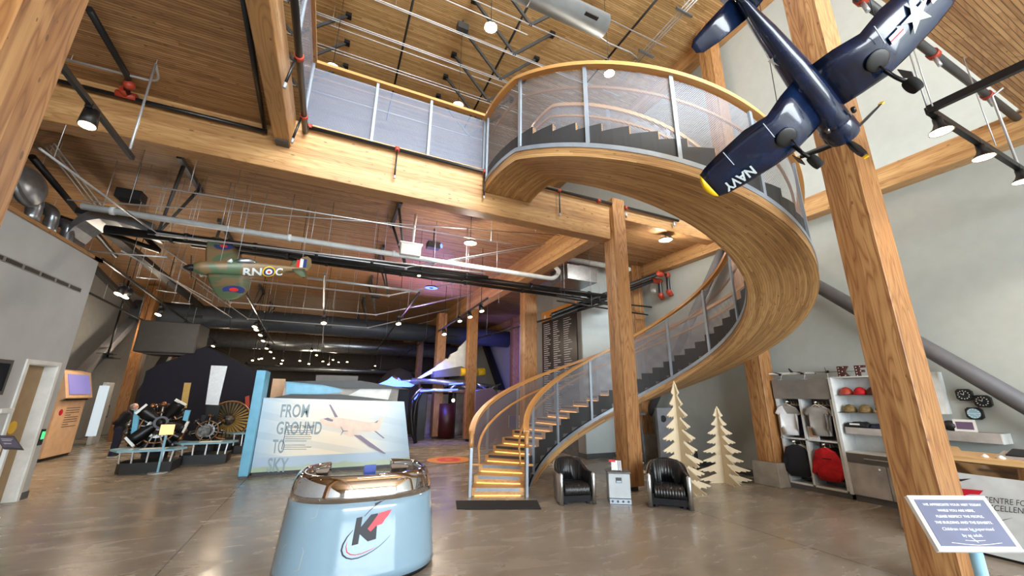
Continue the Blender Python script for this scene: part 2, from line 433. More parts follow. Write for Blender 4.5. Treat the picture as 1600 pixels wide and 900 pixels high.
def subdiv2d(poly, cuts=3):
    bm = bmesh.new(); vs = [bm.verts.new((x, y, 0)) for x, y in poly]; bm.faces.new(vs)
    bmesh.ops.triangulate(bm, faces=bm.faces[:]); bmesh.ops.subdivide_edges(bm, edges=bm.edges[:], cuts=cuts, use_grid_fill=True)
    bm.verts.index_update(); r = ([(v.co.x, v.co.y) for v in bm.verts], [tuple(v.index for v in f.verts) for f in bm.faces]); bm.free(); return r

# ================================================================ THE BUILDING
WX = 8.4          # face of the right-hand wall
ZF = 5.6          # upper floor level
ZC = 5.38         # underside of the upper floor deck
ZR = 11.0         # roof deck
YB = 5.93         # front face of the main beam
structure(MB().lo((-9, -8.2, -.12), (WX+.2, 30, 0)).build('floor', M['floor']))
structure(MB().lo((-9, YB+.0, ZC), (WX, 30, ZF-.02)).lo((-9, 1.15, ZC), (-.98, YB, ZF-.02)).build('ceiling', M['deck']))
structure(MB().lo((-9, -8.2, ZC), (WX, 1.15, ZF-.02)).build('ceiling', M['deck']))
structure(MB().lo((-9, -8.2, ZR), (WX+.2, 30, ZR+.2)).build('ceiling', M['deck_roof_lit']))
structure(MB().lo((WX, -8.2, 0), (WX+.2, 30, ZR)).build('wall_right', M['wall']))
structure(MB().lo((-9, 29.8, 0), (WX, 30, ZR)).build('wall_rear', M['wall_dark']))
# outer left wall of the hall, beyond the enclosed rooms
structure(MB().lo((-7.7, 9.2, 0), (-7.5, 29.8, ZC)).build('wall_far_left', M['wall_grey']))
structure(MB().lo((-9, -8.2, 0), (-8.8, 30, ZR)).build('wall_outer', M['wall_grey']))
# front facade: piers and spandrel between two bands of glazing
fr = MB()
fr.lo((-9, -8.2, 0), (-2.8, -8.0, ZR)).lo((-2.8, -8.2, 0), (WX, -8.0, .35)).lo((-2.8, -8.2, 5.1), (WX, -8.0, 6.2)).lo((-2.8, -8.2, 10.6), (WX, -8.0, ZR)).lo((8.1, -8.2, 0), (WX, -8.0, ZR))
structure(fr.build('wall_front', M['wall_cool']))
for i, (z0, z1) in enumerate(((.35, 5.1), (6.2, 10.6))):
    w = MB()
    for k in range(8): x = -2.8+10.9*k/7; w.lo((x-.04, -8.14, z0), (x+.04, -8.02, z1))
    for z in (z0+.03, (z0+z1)/2, z1-.03): w.lo((-2.8, -8.14, z-.03), (8.1, -8.02, z+.03))
    wo_ = structure(w.build('window_%d' % (i+1), M['black']))
    MB().lo((-2.8, -8.09, z0), (8.1, -8.07, z1)).build('window_pane', M['glass'], wo_)

# enclosed room block at the left with a doorway and a slot grille
XL = -4.0
D0, D1, DZ = 8.16, 8.86, 1.97           # doorway
wl = MB()
wl.lo((XL-.20, -7.9, 0), (XL, D0, 3.82)).lo((XL-.20, D1, 0), (XL, 9.10, 3.82)).lo((XL-.20, D0, DZ), (XL, D1, 3.82))
wl.lo((-7.5, 8.9, 0), (XL-.20, 9.10, 3.82)).lo((-7.5, -7.9, 3.7), (XL-.20, 9.10, 3.82))
structure(wl.build('wall_left', M['wall_left']))
cap = MB().lo((XL-.38, -7.9, 3.82), (XL+.04, 9.14, 3.87)).lo((-7.5, 8.86, 3.82), (XL+.04, 9.14, 3.87))
structure(cap.build('trim_1', M['wood_y']))
structure(MB().lo((XL, -7.9, 0), (XL+.015, D0-.07, .1)).lo((XL, D1+.07, 0), (XL+.015, 9.10, .1)).lo((XL-.20, 9.10, 0), (XL+.015, 9.115, .1)).build('baseboard_left', M['base_grey']))
dr = structure(MB().lo((XL-.19, D0+.01, 0), (XL-.14, D1-.01, DZ-.01)).build('door_1', M['door_tan']))
db = MB().lo((XL, D0-.06, 0), (XL+.02, D0, DZ+.06)).lo((XL, D1, 0), (XL+.02, D1+.06, DZ+.06)).lo((XL, D0, DZ), (XL+.02, D1, DZ+.06)).lo((XL-.199, D1-.012, 0), (XL, D1, DZ)).lo((XL-.199, D0, DZ-.012), (XL, D1, DZ))
db.build('door_frame', M['white'], dr)
MB().disc(at(19, 668, X=XL-.139), (1, 0, 0), .09, .004).build('round_sticker', M['yellow'], dr)
MB().cyl((XL-.14, D0+.1, .95), (XL-.10, D0+.1, .95), .02).build('door_handle', M['alu'], dr)
gr = MB(); gr.mat(M['galv']).lo((XL, 5.6, 3.19), (XL+.006, 8.85, 3.27)); gr.mat(M['black'])
for k in range(9): gr.lo((XL+.006, 5.65+k*.36, 3.205), (XL+.01, 5.65+k*.36+.3, 3.255))
tagl(gr.build('slot_grille'), 'long thin linear air slot high on the left grey wall', 'vent')

# block with the donor board
structure(MB().lo((6.41, 9.16, 0), (WX, 12.0, ZC)).build('wall_inner', M['wall_cool']))
structure(MB().lo((6.41, 9.14, 0), (WX, 9.16, .12)).lo((6.39, 9.14, 0), (6.41, 12.0, .12)).build('baseboard_inner', M['base_grey']))
structure(MB().lo((WX-.02, -7.9, 0), (WX, 9.14, .12)).build('baseboard_right', M['base_grey']))
# grey side skin of that block carrying the board and lift door
structure(MB().lo((6.385, 9.17, .12), (6.408, 12.0, ZC)).build('trim_2', M['wall_grey']))
structure(MB().lo((6.37, 9.5, .0), (6.384, 10.3, 2.0)).build('door_2', M['galv']))

# ---------------------------------------------------------------- glulam frame
def column(x0, x1, y0, y1, z0, z1, label, m='wood_col', shoe=False, plinth=None, name='timber_column', group=None):
    t = MB().lo((x0, y0, z0), (x1, y1, z1), bev=.006).build(name, M[m])
    tagl(t, label, 'column', group)
    if shoe: MB().lo((x0+.08, y0+.08, 0), (x1-.08, y1-.08, z0+.002)).build('steel_shoe', M['black'], t)
    if plinth: MB().lo((x0-.07, y0-.07, 0), (x1+.12, y1+.1, z0), bev=.01).build('concrete_plinth', M['concrete'], t)
    return t
column(4.97, 5.38, 1.82, 2.15, .08, ZR, 'tall timber column in the right foreground, bright front face, beside the lectern sign', shoe=True)
column(-1.80, -1.42, 2.09, 2.43, .08, ZC, 'thick timber column cut by the top left corner of the picture', shoe=True)
column(4.96, 5.27, 5.82, 6.17, .08, 5.63, 'timber column standing inside the spiral stair between the two armchairs', shoe=True)
column(4.94, 5.32, 9.85, 10.2, .08, 4.75, 'timber column just left of the dark name board', shoe=True)
column(4.60, 4.94, 13.85, 14.2, .08, 4.75, 'timber column behind the foot of the stair, its base beside the floor roundel', shoe=True)
column(3.72, 4.06, 15.1, 15.5, .08, 4.75, 'timber column between the maroon panels under the blue lit machine', shoe=True)
column(4.27, 4.55, 21.6, 22.0, .08, 4.75, 'thin distant timber column, leftmost of the row behind the stair')
column(7.80, 8.16, 5.08, 5.42, .42, ZR, 'timber wall column on a concrete plinth beside the clothes rack', plinth=True)
column(7.80, 8.16, 8.50, 8.85, .62, ZC, 'timber wall column on a concrete plinth behind the curved stand', plinth=True)
_l, _r = at(168, 682, Y=17.8).x, at(188, 682, Y=17.8).x
column(_l, _r, 17.8, 18.2, 0, 5.3, 'left wall timber column leaning up beside the picture frame and radial engine')
_q2, _q3 = at(267, 555, Y=22.0).x, at(277, 555, Y=22.0).x
column(_q2, _q3, 22.0, 22.35, 0, 5.3, 'short visible piece of timber column behind the dark blue cloth')
column(WX-.35, WX-.01, 17.4, 17.75, .0, ZC-.01, 'brown timber column on the violet lit wall')
# bearing plate on column inside the stair
def beam(a, b, label, m, name='glulam_beam'):
    return tagl(MB().lo(a, b, bev=.008).build(name, M[m]), label, 'beam')
beam((-8.7, YB, 4.72), (4.955, YB+.26, 5.50), 'deep glulam beam crossing the hall under the balcony guard', 'wood_x')
beam((5.28, YB, 5.24), (WX, YB+.26, 5.42), 'shallow timber edge beam right of the stair column, under the spiral soffit', 'wood_x')
bb = beam((-1.13, -7.9, 5.11), (-.92, YB-.002, 5.62), 'glulam beam overhead at left running towards the viewer with a steel seat at its end', 'wood_y')
MB().lo((-1.11, YB-.16, 5.085), (-.94, YB-.002, 5.11)).build('steel_seat', M['darkgrey'], bb)
beam((4.62, YB+.27, 4.75), (4.93, 29, ZC), 'long glulam beam running back over the row of columns', 'wood_y')
beam((WX-.25, -7.9, 5.03), (WX, 29, 5.42), 'timber tie beam fixed high on the right wall behind the black light track', 'wood_y', 'wall_beam')
beam((WX-.3, -7.9, 10.55), (WX, 29, 11.0), 'timber roof beam along the top of the right wall above the spiral rail', 'wood_y', 'wall_beam')
beam((-9+.3, -7.9, 5.0), (-8.4, 29, 5.37), 'timber tie beam at the top of the far left wall', 'wood_y', 'wall_beam')

def brace(a, b, r, label): return tagl(MB().cyl(a, b, r, 18).build('diagonal_brace', M['brace']), label, 'brace')
brace((8.1, 5.2, 4.9), (8.1, .45, 0), .115, 'thick grey diagonal steel tube on the right wall above the round gauges')
brace((8.1, 5.75, 4.95), (8.1, 9.05, .5), .10, 'dark diagonal steel tube seen through the mesh of the spiral stair')
b1 = MB().bar(at(216, 492, X=-6.75), at(120, 592, X=-6.75), .24, .24).build('diagonal_brace', M['brace']); tagl(b1, 'grey diagonal brace on the far left wall meeting the timber column top', 'brace')
b1 = MB().bar(at(285, 520, X=-6.1), at(196, 655, X=-6.1), .26, .26).build('diagonal_brace', M['brace']); tagl(b1, 'dark grey diagonal brace right of the left wall column, behind the engines', 'brace')
b1 = MB().bar((8.1, 21.9, 5.0), (8.1, 17.6, .5), .3, .3).build('diagonal_brace', M['black']); tagl(b1, 'black diagonal brace on the violet lit wall behind the stair foot', 'brace')

# ================================================================ SPIRAL STAIR
CX, CY, RI, RO, A0, Z0, KZ = 4.981, 5.575, 1.937, 2.869, 2.761, -.106, 1.004
PE = (ZF-.06-Z0)/KZ       # where the flight reaches the landing
ZL = ZF-.06
def hp(ph, r, dz=0.0):
    a = A0-ph
    return V((CX+r*math.cos(a), CY+r*math.sin(a), max(min(Z0+KZ*ph, ZL), -.2)+dz))
def ph_end(r): return A0-(PI-math.asin((YB-.02-CY)/r))+2*PI
def phs(a, b, n): return [a+(b-a)*i/n for i in range(n+1)]
st = thing('spiral_staircase', (CX, CY, 0), 'sweeping timber spiral staircase with perforated steel sides rising round a column', 'staircase')
# curved timber body (soffit and sides)
def ribbon(name, prof, m, p0=0.0, n=150, uvm=True):
    """prof: list of (r, dz); closed section swept along the helix"""
    mb = MB(); rows = []
    for i in range(n+1):
        row = []
        for r, dz in prof:
            pe = ph_end(r); p = p0+(pe-p0)*i/n
            q = hp(p, r, dz)
            q.z = max(q.z, .004)
            row.append(q)
        rows.append(row)
    k = len(prof); bs = [mb.add(r) for r in rows]; cum = [0]
    for j in range(k): a, b = prof[j], prof[(j+1) % k]; cum.append(cum[-1]+math.hypot(a[0]-b[0], a[1]-b[1]))
    for i in range(n):
        for j in range(k):
            j2 = (j+1) % k; u0 = i/n*6*2.4; u1 = (i+1)/n*6*2.4
            mb.face((bs[i]+j, bs[i]+j2, bs[i+1]+j2, bs[i+1]+j), [(u0, cum[j]), (u0, cum[j+1]), (u1, cum[j+1]), (u1, cum[j])], False)
    mb.face([bs[0]+j for j in range(k)]); mb.face([bs[-1]+j for j in range(k)][::-1])
    return mb.build(name, m, st)
ribbon('curved_soffit', [(RI, -.425), (RI+.23, -.425), (RI+.46, -.425), (RI+.70, -.425), (RO, -.425), (RO, -.285), (RI, -.285)], M['soffit'])
for r in (RI, RO):
    s_ = -1 if r == RI else 1
    ribbon('steel_flashing', [(r-.02*s_, -.285), (r+.012*s_, -.285), (r+.012*s_, -.215), (r-.02*s_, -.215)], M['guard'])
    ribbon('black_edge_strip', [(r-.03*s_, -.215), (r+.006*s_, -.215), (r+.006*s_, -.202), (r-.03*s_, -.202)], M['black'])
# treads
NS = 45; DP = PE/NS
for j in range(NS):
    zt = ZL-(NS-1-j)*(ZL/NS)
    a, b = j*DP, (j+1)*DP+.03
    if j == NS-1: b = ph_end(RI)
    mb = MB(); seg = 2 if j < NS-1 else 6
    lo = max(zt-ZL/NS-.14, .003); rows = []
    for p in phs(a, b, seg):
        rows.append([V((hp(p, RI+.03).x, hp(p, RI+.03).y, lo)), V((hp(p, RO-.03).x, hp(p, RO-.03).y, lo)), V((hp(p, RO-.03).x, hp(p, RO-.03).y, zt)), V((hp(p, RI+.03).x, hp(p, RI+.03).y, zt))])
    mb.loft(rows, False); tr = mb.build('tread', M['tread'], st)
    for rr_ in (RI+.024, RO-.024):
        mb = MB(); rw = []; r2_ = rr_+(.005 if rr_ < 2.4 else -.005)
        for p in phs(a+.004, min(b, ph_end(rr_)), max(seg, 2)): rw.append([V((*hp(p, r_).xy, z_)) for r_, z_ in ((rr_, max(lo-.03, .004)), (r2_, max(lo-.03, .004)), (r2_, zt+.004), (rr_, zt+.004))])
        mb.loft(rw, False); mb.build('dark_end_plate', M['charcoal'], tr)
    # dark inset on the riser and the warm light strip under it
    def riser(r0, r1, z0, z1, off, m, nm):
        p, q = hp(a, r0), hp(a, r1); d = V((math.sin(A0-a), -math.cos(A0-a), 0))*-1
        mb = MB(); mb.prism([(0, z0), (1, z0), (1, z1), (0, z1)], lambda u, v: V((p.x+(q.x-p.x)*u, p.y+(q.y-p.y)*u, v))+d*off*0, d*off); return mb.build(nm, m, tr)
    riser(RI+.12, RO-.1, zt-.052, zt-.006, .006, M['guard'] if j < 3 else M['darkgrey'], 'nosing_inset')
    riser(RI+.10, RO-.08, zt-ZL/NS+.004, zt-ZL/NS+.013, .010, M['led'], 'step_light')
# posts, panels, rails
def post(mb_r, p, dz0, dz1, nm='guard_post'):
    q = hp(p, mb_r); a = A0-p; rad = V((math.cos(a), math.sin(a), 0)); tan = V((-math.sin(a), math.cos(a), 0))
    R = Matrix((rad, tan, V((0, 0, 1)))).transposed()
    z0 = max(q.z+dz0, 0.0); z1 = q.z+dz1
    return MB().box((q.x, q.y, (z0+z1)/2), (.035, .05, z1-z0), R).build(nm, M['guard'], st)
for r, n, first in ((RO-.01, 15, .02), (RI+.01, 13, .02)):
    pe = ph_end(r)-.03
    for i in range(n+1):
        post(r, first+(pe-first)*i/n, -.25 if i else -.3, 1.06)
for r in (RO-.03, RI+.03):
    rows = []; mb = MB(); n = 160; pe = ph_end(r)
    for i in range(n+1):
        p = .03+(pe-.03)*i/n; rows.append([hp(p, r, -.2), hp(p, r, 1.03)])
    bs = [mb.add(q) for q in rows]; L = 0
    for i in range(n):
        d = (rows[i+1][0].xy-rows[i][0].xy).length
        za, zb = rows[i][0].z, rows[i+1][0].z
        mb.face((bs[i], bs[i]+1, bs[i+1]+1, bs[i+1]), [(L, za), (L, za+1.23), (L+d, zb+1.23), (L+d, zb)], True); L += d
    mb.build('perforated_panel', M['perf'], st)
def rail(r, dz0, w, h, m, name, p0, extra=None):
    mb = MB(); rows = []; n = 150; pe = ph_end(r)
    for i in range(n+1):
        p = p0+(pe-p0)*i/n
        dz = dz0
        rows.append([hp(p, r-w/2, dz-h/2), hp(p, r+w/2, dz-h/2), hp(p, r+w/2, dz+h/2), hp(p, r-w/2, dz+h/2)])
    if extra:
        e = hp(p0, r, dz0); a = A0-p0; rad = V((math.cos(a), math.sin(a), 0))
        pre = []
        for dx, dzz in extra:
            q = hp(p0, r, dz0)+V((-math.sin(a), math.cos(a), 0))*dx+V((0, 0, dzz))
            nrm = V((0, 0, 1)) if not dzz else V((math.sin(a), -math.cos(a), .3)).normalized()
            pre.append([q-rad*w/2-nrm*h/2, q+rad*w/2-nrm*h/2, q+rad*w/2+nrm*h/2, q-rad*w/2+nrm*h/2])
        rows = pre+rows
    mb.loft(rows, False); return mb.build(name, m, st)
for r in (RO, RI): rail(r, 1.09, .10, .06, M['rail'], 'top_rail', .0)
for r in (RO-.12, RI+.12):
    rail(r, .80, .035, .035, M['rail'], 'grab_rail', .03)
    q = hp(.03, r, .80); a = A0-.03; rad = V((math.cos(a), math.sin(a), 0))*(1 if r > 2.4 else -1)
    MB().tube([q, q+V((.0, -.03, -.12)), q+V((0, -.04, -.26))], .018, 8).tube([q+V((0, -.04, -.26))-rad*.03, q+V((0, -.04, -.26))+rad*.22], .02, 8).build('grab_rail_return', M['rail'], st)
for r in (RO, RI):   # heavy curved rail ends dropping to the newels
    q = hp(0, r, 1.09); a = A0; t = V((math.sin(a), -math.cos(a), 0))*-1
    MB().tube([q+V((0, 0, 0)), q+t*.035+V((0, 0, -.06)), q+t*.05+V((0, 0, -.16)), q+t*.05+V((0, 0, -.24))], .038, 8).build('rail_end', M['rail'], st)
    q2 = q+t*.05
    MB().lo((q2.x-.022, q2.y-.022, 0), (q2.x+.022, q2.y+.022, q2.z-.23)).build('newel_post', M['guard'], st)

# ================================================================ BALCONY GUARD
bg_ = thing('balcony_guard', (2.2, YB, ZF), 'perforated steel balcony guard with timber cap above the deep beam', 'railing')
XG = -.82
XE = hp(ph_end(RO), RO).x
def gpanel(p, q, nm='perforated_panel', par=bg_):
    p, q = V(p), V(q); L = (q-p).length; mb = MB(); b = mb.add([p, q, q+V((0, 0, 1.1)), p+V((0, 0, 1.1))])
    mb.face((b, b+1, b+2, b+3), [(0, 0), (L, 0), (L, 1.1), (0, 1.1)]); return mb.build(nm, M['perf_fine'], par)
gxs = [XG, .55, 1.45, XE-.03]
gxs = [XG] + [at(px, 180, Y=YB).x for px in (585, 673)] + [XE-.02]
for x0, x1 in zip(gxs, gxs[1:]): gpanel((x0, YB+.03, ZF-.06), (x1, YB+.03, ZF-.06))
for x in gxs: MB().lo((x-.022, YB-.02, ZF-.06), (x+.022, YB+.02, ZF+1.1)).build('guard_post', M['guard'], bg_)
MB().lo((XG-.05, YB-.045, ZF+1.09), (XE, YB+.045, ZF+1.14)).build('cap_rail', M['rail'], bg_)
MB().tube([(XG, YB+.10, ZF+.93), (XE, YB+.10, ZF+.93)], .018, 8).build('grab_rail', M['rail'], bg_)
MB().lo((XG-.1, YB-.005, ZF-.10), (XE, YB+.03, ZF-.02)).build('edge_board', M['wood_x'], bg_)
bg2 = thing('balcony_guard', (XG, 3.0, ZF), 'perforated balcony guard seen edge-on above the left overhead beam', 'railing')
for y0, y1 in ((YB-.05, 4.4), (4.4, 2.9), (2.9, 1.2)): gpanel((XG, y0, ZF-.06), (XG, y1, ZF-.06), par=bg2)
for y in (4.4, 2.9, 1.2): MB().lo((XG-.022, y-.022, ZF-.06), (XG+.022, y+.022, ZF+1.1)).build('guard_post', M['guard'], bg2)
MB().lo((XG-.045, 1.2, ZF+1.09), (XG+.045, YB-.05, ZF+1.14)).build('cap_rail', M['wood_y'], bg2)

# ================================================================ STEEL TRUSSES UNDER THE UPPER FLOOR
for i, ty in enumerate((8.15, 10.85, 13.85, 16.85, 20.0)):
    where = ('first', 'second', 'third', 'fourth', 'fifth')[i]
    tr = thing('rod_truss', (-.9, ty, 4.2), 'slim steel rod truss under the hall ceiling, %s one behind the deep beam' % where, 'truss', 'rod trusses under the hall ceiling')
    for nx, nn in ((-2.96, 0), (1.22, 1)):
        hx = nx+(.28 if nn == 0 else -.32)
        MB().bar((hx, ty-.75, ZC-.04), (hx, ty+.6, ZC-.04), .07, .08).build('ceiling_shoe', M['darkgrey'], tr)
        for sy in (-.5, .4):
            MB().tube([(nx, ty, 4.2), (hx, ty+sy, ZC-.06)], .03, 8, rr=[.02, .032]).build('strut', M['darkgrey'], tr)
        MB().sphere((nx, ty, 4.2), .045, 8).build('node', M['rod'], tr)
    for s_ in (-.04, .04):
        MB().tube([(-4.7, ty+s_*2, ZC-.02), (-2.96, ty+s_, 4.2), (1.22, ty+s_, 4.2), (4.6, ty+s_*3, ZC-.06)], .012, 6, smooth=False).build('tie_rod', M['rod'], tr)
# roof trusses high above the balcony
for i in range(7):
    ty = 5.32+.88*i
    tr = thing('roof_truss', (1, ty, 9.8), 'dark grey V strut truss under the high roof, %s from the balcony void' % ('first second third fourth fifth sixth seventh'.split()[i]), 'truss', 'V strut trusses under the roof')
    for c, hw in ((-1.75, 1.1), (3.24, 1.1)) + (((-4.6, 1.1),) if i < 3 else ()):
        for s_ in (-1, 1):
            MB().bar((c, ty, 9.8), (c+s_*hw, ty, ZR-.03), .045, .07).build('strut', M['darkgrey'], tr)
            MB().lo((c+s_*hw-.07, ty-.07, ZR-.1), (c+s_*hw+.07, ty+.07, ZR)).build('strut_foot', M['black'], tr)
    MB().tube([(-6, ty, 9.8), (6.5, ty, 9.8)], .013, 6).build('tie_rod', M['rod'], tr)

# ================================================================ PIPES
def pipe(pts, r, m, name, label, cat='pipe', group=None, n=12, smooth=True):
    o = tagl(MB().tube(pts, r, n, smooth=smooth).build(name, M[m]), label, cat, group)
    if name in ('conduit', 'heating_pipe', 'roof_pipe', 'light_track') or name == 'drain_pipe':
        P_ = [V(p) for p in pts]; a_, b_ = P_[0].lerp(P_[min(1, len(P_)-1)], .08), P_[-1].lerp(P_[-2], .08)
        for q in (a_, b_):
            top = ZR if q.z > 6 else ZC
            if top-q.z > .04 and (q.z > 6 or q.y > YB+.3 or q.x < -1.2): MB().tube([q, (q.x, q.y, top+.005)], .004, 5).build('hanger', M['rod'], o)
    return o
def bend(pts, r=.12, k=5):
    """rounds the corners of a polyline"""
    P = [V(p) for p in pts]; out = [P[0]]
    for a, b, c in zip(P, P[1:], P[2:]):
        d1 = (a-b).normalized(); d2 = (c-b).normalized(); p = b+d1*r; q = b+d2*r
        for i in range(k+1):
            t_ = i/k; out.append(p*(1-t_)**2+b*2*t_*(1-t_)+q*t_**2)
    out.append(P[-1]); return out
wp = pipe(bend([at(128, 322, Y=8.0), (4.82, 8.0, 4.40), (4.98, 8.0, 4.62), (5.02, 8.3, 4.85)], .14), .054, 'whitepipe', 'drain_pipe', 'long white plastic drain pipe hung under the timber ceiling')
for px in (176, 452, 615): 
    q = at(px, 322+(px-128)*.153, Y=8.0); MB().cyl((q.x-.03, 8, q.z), (q.x+.03, 8, q.z), .07, 14).build('pipe_collar', M['whitepipe'], wp)
pipe(bend([at(888, 405, Y=8.6), at(1018, 427, Y=8.6), at(1020, 440, Y=8.6)], .16), .075, 'whitepipe', 'drain_pipe', 'white drain pipe with an elbow beside the orange pipe couplings')
pipe(bend([at(1021, 443, Y=8.3), at(1020, 456, Y=8.3), at(1042, 456, Y=8.3)], .12), .085, 'whitepipe', 'drain_pipe', 'short fat white pipe elbow entering the right wall')
bp = [('thick black pipe, lower one of the pair beneath the white drain pipe', (165, 358), (962, 466), 8.35, .075),
      ('black pipe, upper one of the pair beneath the white drain pipe', (232, 362), (762, 434), 8.15, .05),
      ('thin black pipe running beside the lights under the white drain pipe', (300, 383), (930, 470), 8.75, .045)]
for lb, a, b, Y, r in bp:
    o = pipe([at(*a, Y=Y), at(*b, Y=Y)], r, 'blackpipe', 'heating_pipe', lb)
    for k in range(6):
        f = (k+.5)/6; p0, p1 = at(*a, Y=Y), at(*b, Y=Y); q = p0.lerp(p1, f); dd = (p1-p0).normalized()
        MB().cyl(q-dd*.03, q+dd*.03, r*1.3, 12).build('pipe_coupling', M['blackpipe'], o)
cd_ = [('bright steel conduit just below the white drain pipe', (246, 366), (758, 427), 8.05, .018), ('thin steel conduit stretching over the camouflaged model aeroplane', (105, 312), (875, 368), 7.2, .009),
       ('steel conduit behind the black pipe pair, ending at a lamp', (480, 434), (655, 456), 9.6, .03), ('thin grey conduit crossing the timber ceiling above the drain pipe', (232, 290), (800, 382), 6.6, .010)]
for lb, a, b, Y, r in cd_: pipe([at(*a, Y=Y), at(*b, Y=Y)], r, 'rod', 'conduit', lb, 'conduit')
# hangers of the pipes
hang = [(247, 300, 8.1), (352, 330, 8.1), (345, 262, 8.1), (372, 262, 8.1), (405, 330, 8.1), (448, 335, 8.1), (485, 285, 8.1), (512, 360, 8.1), (583, 315, 8.1), (678, 330, 8.1), (728, 385, 8.1), (776, 395, 8.1), (600, 375, 8.2), (300, 330, 8.2), (160, 300, 8.1)]
for i, (px, py, Y) in enumerate(hang):
    q = at(px, 300+(px-128)*.17+20, Y=Y)
    pipe([(q.x, Y, q.z), (q.x, Y, ZC+.01)], .006, 'rod', 'hanger_rod', 'thin bright rod holding up the ceiling pipes', 'rod', 'hanger rods of the ceiling pipes', 5)
for i in range(26):
    x = random.uniform(-4.5, 4.3); y = random.choice((9.9, 11.6, 13.0, 14.8, 16.2, 18.4))+random.uniform(-.3, .3)
    pipe([(x, y, 4.05+random.uniform(0, .4)), (x, y, ZC+.01)], .005, 'rod', 'hanger_rod', 'thin rod hanging from the rear hall ceiling', 'rod', 'hanger rods of the rear hall', 5)
# sprinkler pipe in front of the deep beam
YS = YB-.075
sprk = [(479, 194), (762, 264), (957, 315), (1053, 344)]
p0 = at(*sprk[0], Y=YS); p1 = at(1060, 346, Y=YS)
sp_ = thing('sprinkler_pipe', p0, 'black sprinkler pipe with red couplings along the top of the deep beam', 'pipe')
MB().tube([(p0.x, YS, 5.47), (p1.x, YS, 5.50)], .032, 12).build('pipe_run', M['blackpipe'], sp_)
for px in (484, 621, 757, 873, 935, 977):
    x = at(px, 194+(px-479)*.252, Y=YS).x
    MB().cyl((x-.035, YS, 5.485), (x+.035, YS, 5.485), .042, 12).build('coupling', M['coupling'], sp_)
for px in (621, 757, 873):
    x = at(px, 194+(px-479)*.252, Y=YS).x
    o = MB().tube([(x, YS-.02, 5.46), (x, YS-.02, 4.99)], .013, 8).build('sprinkler_drop', M['blackpipe'], sp_)
    MB().lathe([(.006, 0), (.02, .01), (.02, .05), (.012, .06)], (x, YS-.02, 4.93), n=10).build('sprinkler_head', M['rod'], o)
for px, py in ((978, 330), (1053, 345)):
    q = at(px, py, Y=YS); MB().cyl(q+V((0, 0, -.03)), q+V((0, 0, -.14)), .025, 8).build('sprinkler_head', M['rod'], sp_)
q0 = V((XG+.06, 2.0, 5.36)); 
s2 = thing('sprinkler_pipe', q0, 'black sprinkler pipe beside the left overhead beam with red couplings', 'pipe')
MB().tube([q0, (XG+.06, YS-.03, 5.36), (XG+.06, YS-.03, 5.46)], .042, 12).build('pipe_run', M['blackpipe'], s2)
for y in (4.35, 5.45): 
    MB().cyl((XG+.06, y-.03, 5.36), (XG+.06, y+.03, 5.36), .052, 12).build('coupling', M['coupling'], s2)
    o = MB().tube([(XG+.03, y, 5.33), (XG-.03, y+.05, 5.0)], .016, 8).build('sprinkler_drop', M['blackpipe'], s2)
    MB().cyl((XG-.03, y+.05, 5.0), (XG-.035, y+.055, 4.93), .02, 8).build('sprinkler_head', M['rod'], o)
yl = YB-.09; a, b = at(88, 126, Y=yl), at(417, 206, Y=yl)
s3 = thing('sprinkler_pipe', a, 'black sprinkler pipe on the face of the deep beam at far left', 'pipe')
MB().tube([a, b], .03, 12).build('pipe_run', M['blackpipe'], s3)
q = at(198, 150, Y=yl); MB().cyl(q-V((.1, 0, 0)), q+V((.1, 0, 0)), .052, 12).cyl(q, q+V((0, -.12, .02)), .045, 12).build('coupling', M['coupling'], s3)
MB().tube([q, at(200, 120, Z=5.3), at(139, 14, Z=5.3)], .034, 12).build('pipe_branch', M['blackpipe'], s3)
q2 = at(202, 133, Z=5.25); MB().sphere(q2, .06, 10).build('coupling', M['coupling'], s3)
pipe([at(374, -40, Z=5.3), at(414, 204, Z=5.3)], .03, 'blackpipe', 'sprinkler_pipe', 'straight black pipe on the left ceiling next to the overhead beam')
pipe(bend([at(100, 92, Z=5.3), at(250, 130, Z=5.3), at(243, 100, Z=5.3)], .15), .014, 'rod', 'conduit', 'thin grey conduit loop on the upper left ceiling', 'conduit')
# pipe along the entrance soffit edge at right
yr = 1.21; a, b = V((3.3, yr, 5.325)), V((WX, yr, 5.325))
s4 = thing('sprinkler_pipe', a, 'thick dark pipe with red sprinkler tees along the slatted soffit edge, top right', 'pipe')
MB().tube([a, b], .042, 14).build('pipe_run', M['darkgrey'], s4)
for px, py in ((1345, -5), (1452, 66), (1532, 122), (1597, 163)):
    x = at(px, py, Y=yr).x; x = max(3.4, min(8.2, x))
    o = MB().cyl((x-.04, yr, 5.325), (x+.04, yr, 5.325), .056, 12).build('sprinkler_tee', M['coupling'], s4)
    MB().cyl((x, yr, 5.27), (x, yr-.02, 5.15), .02, 8).build('sprinkler_head', M['rod'], o)
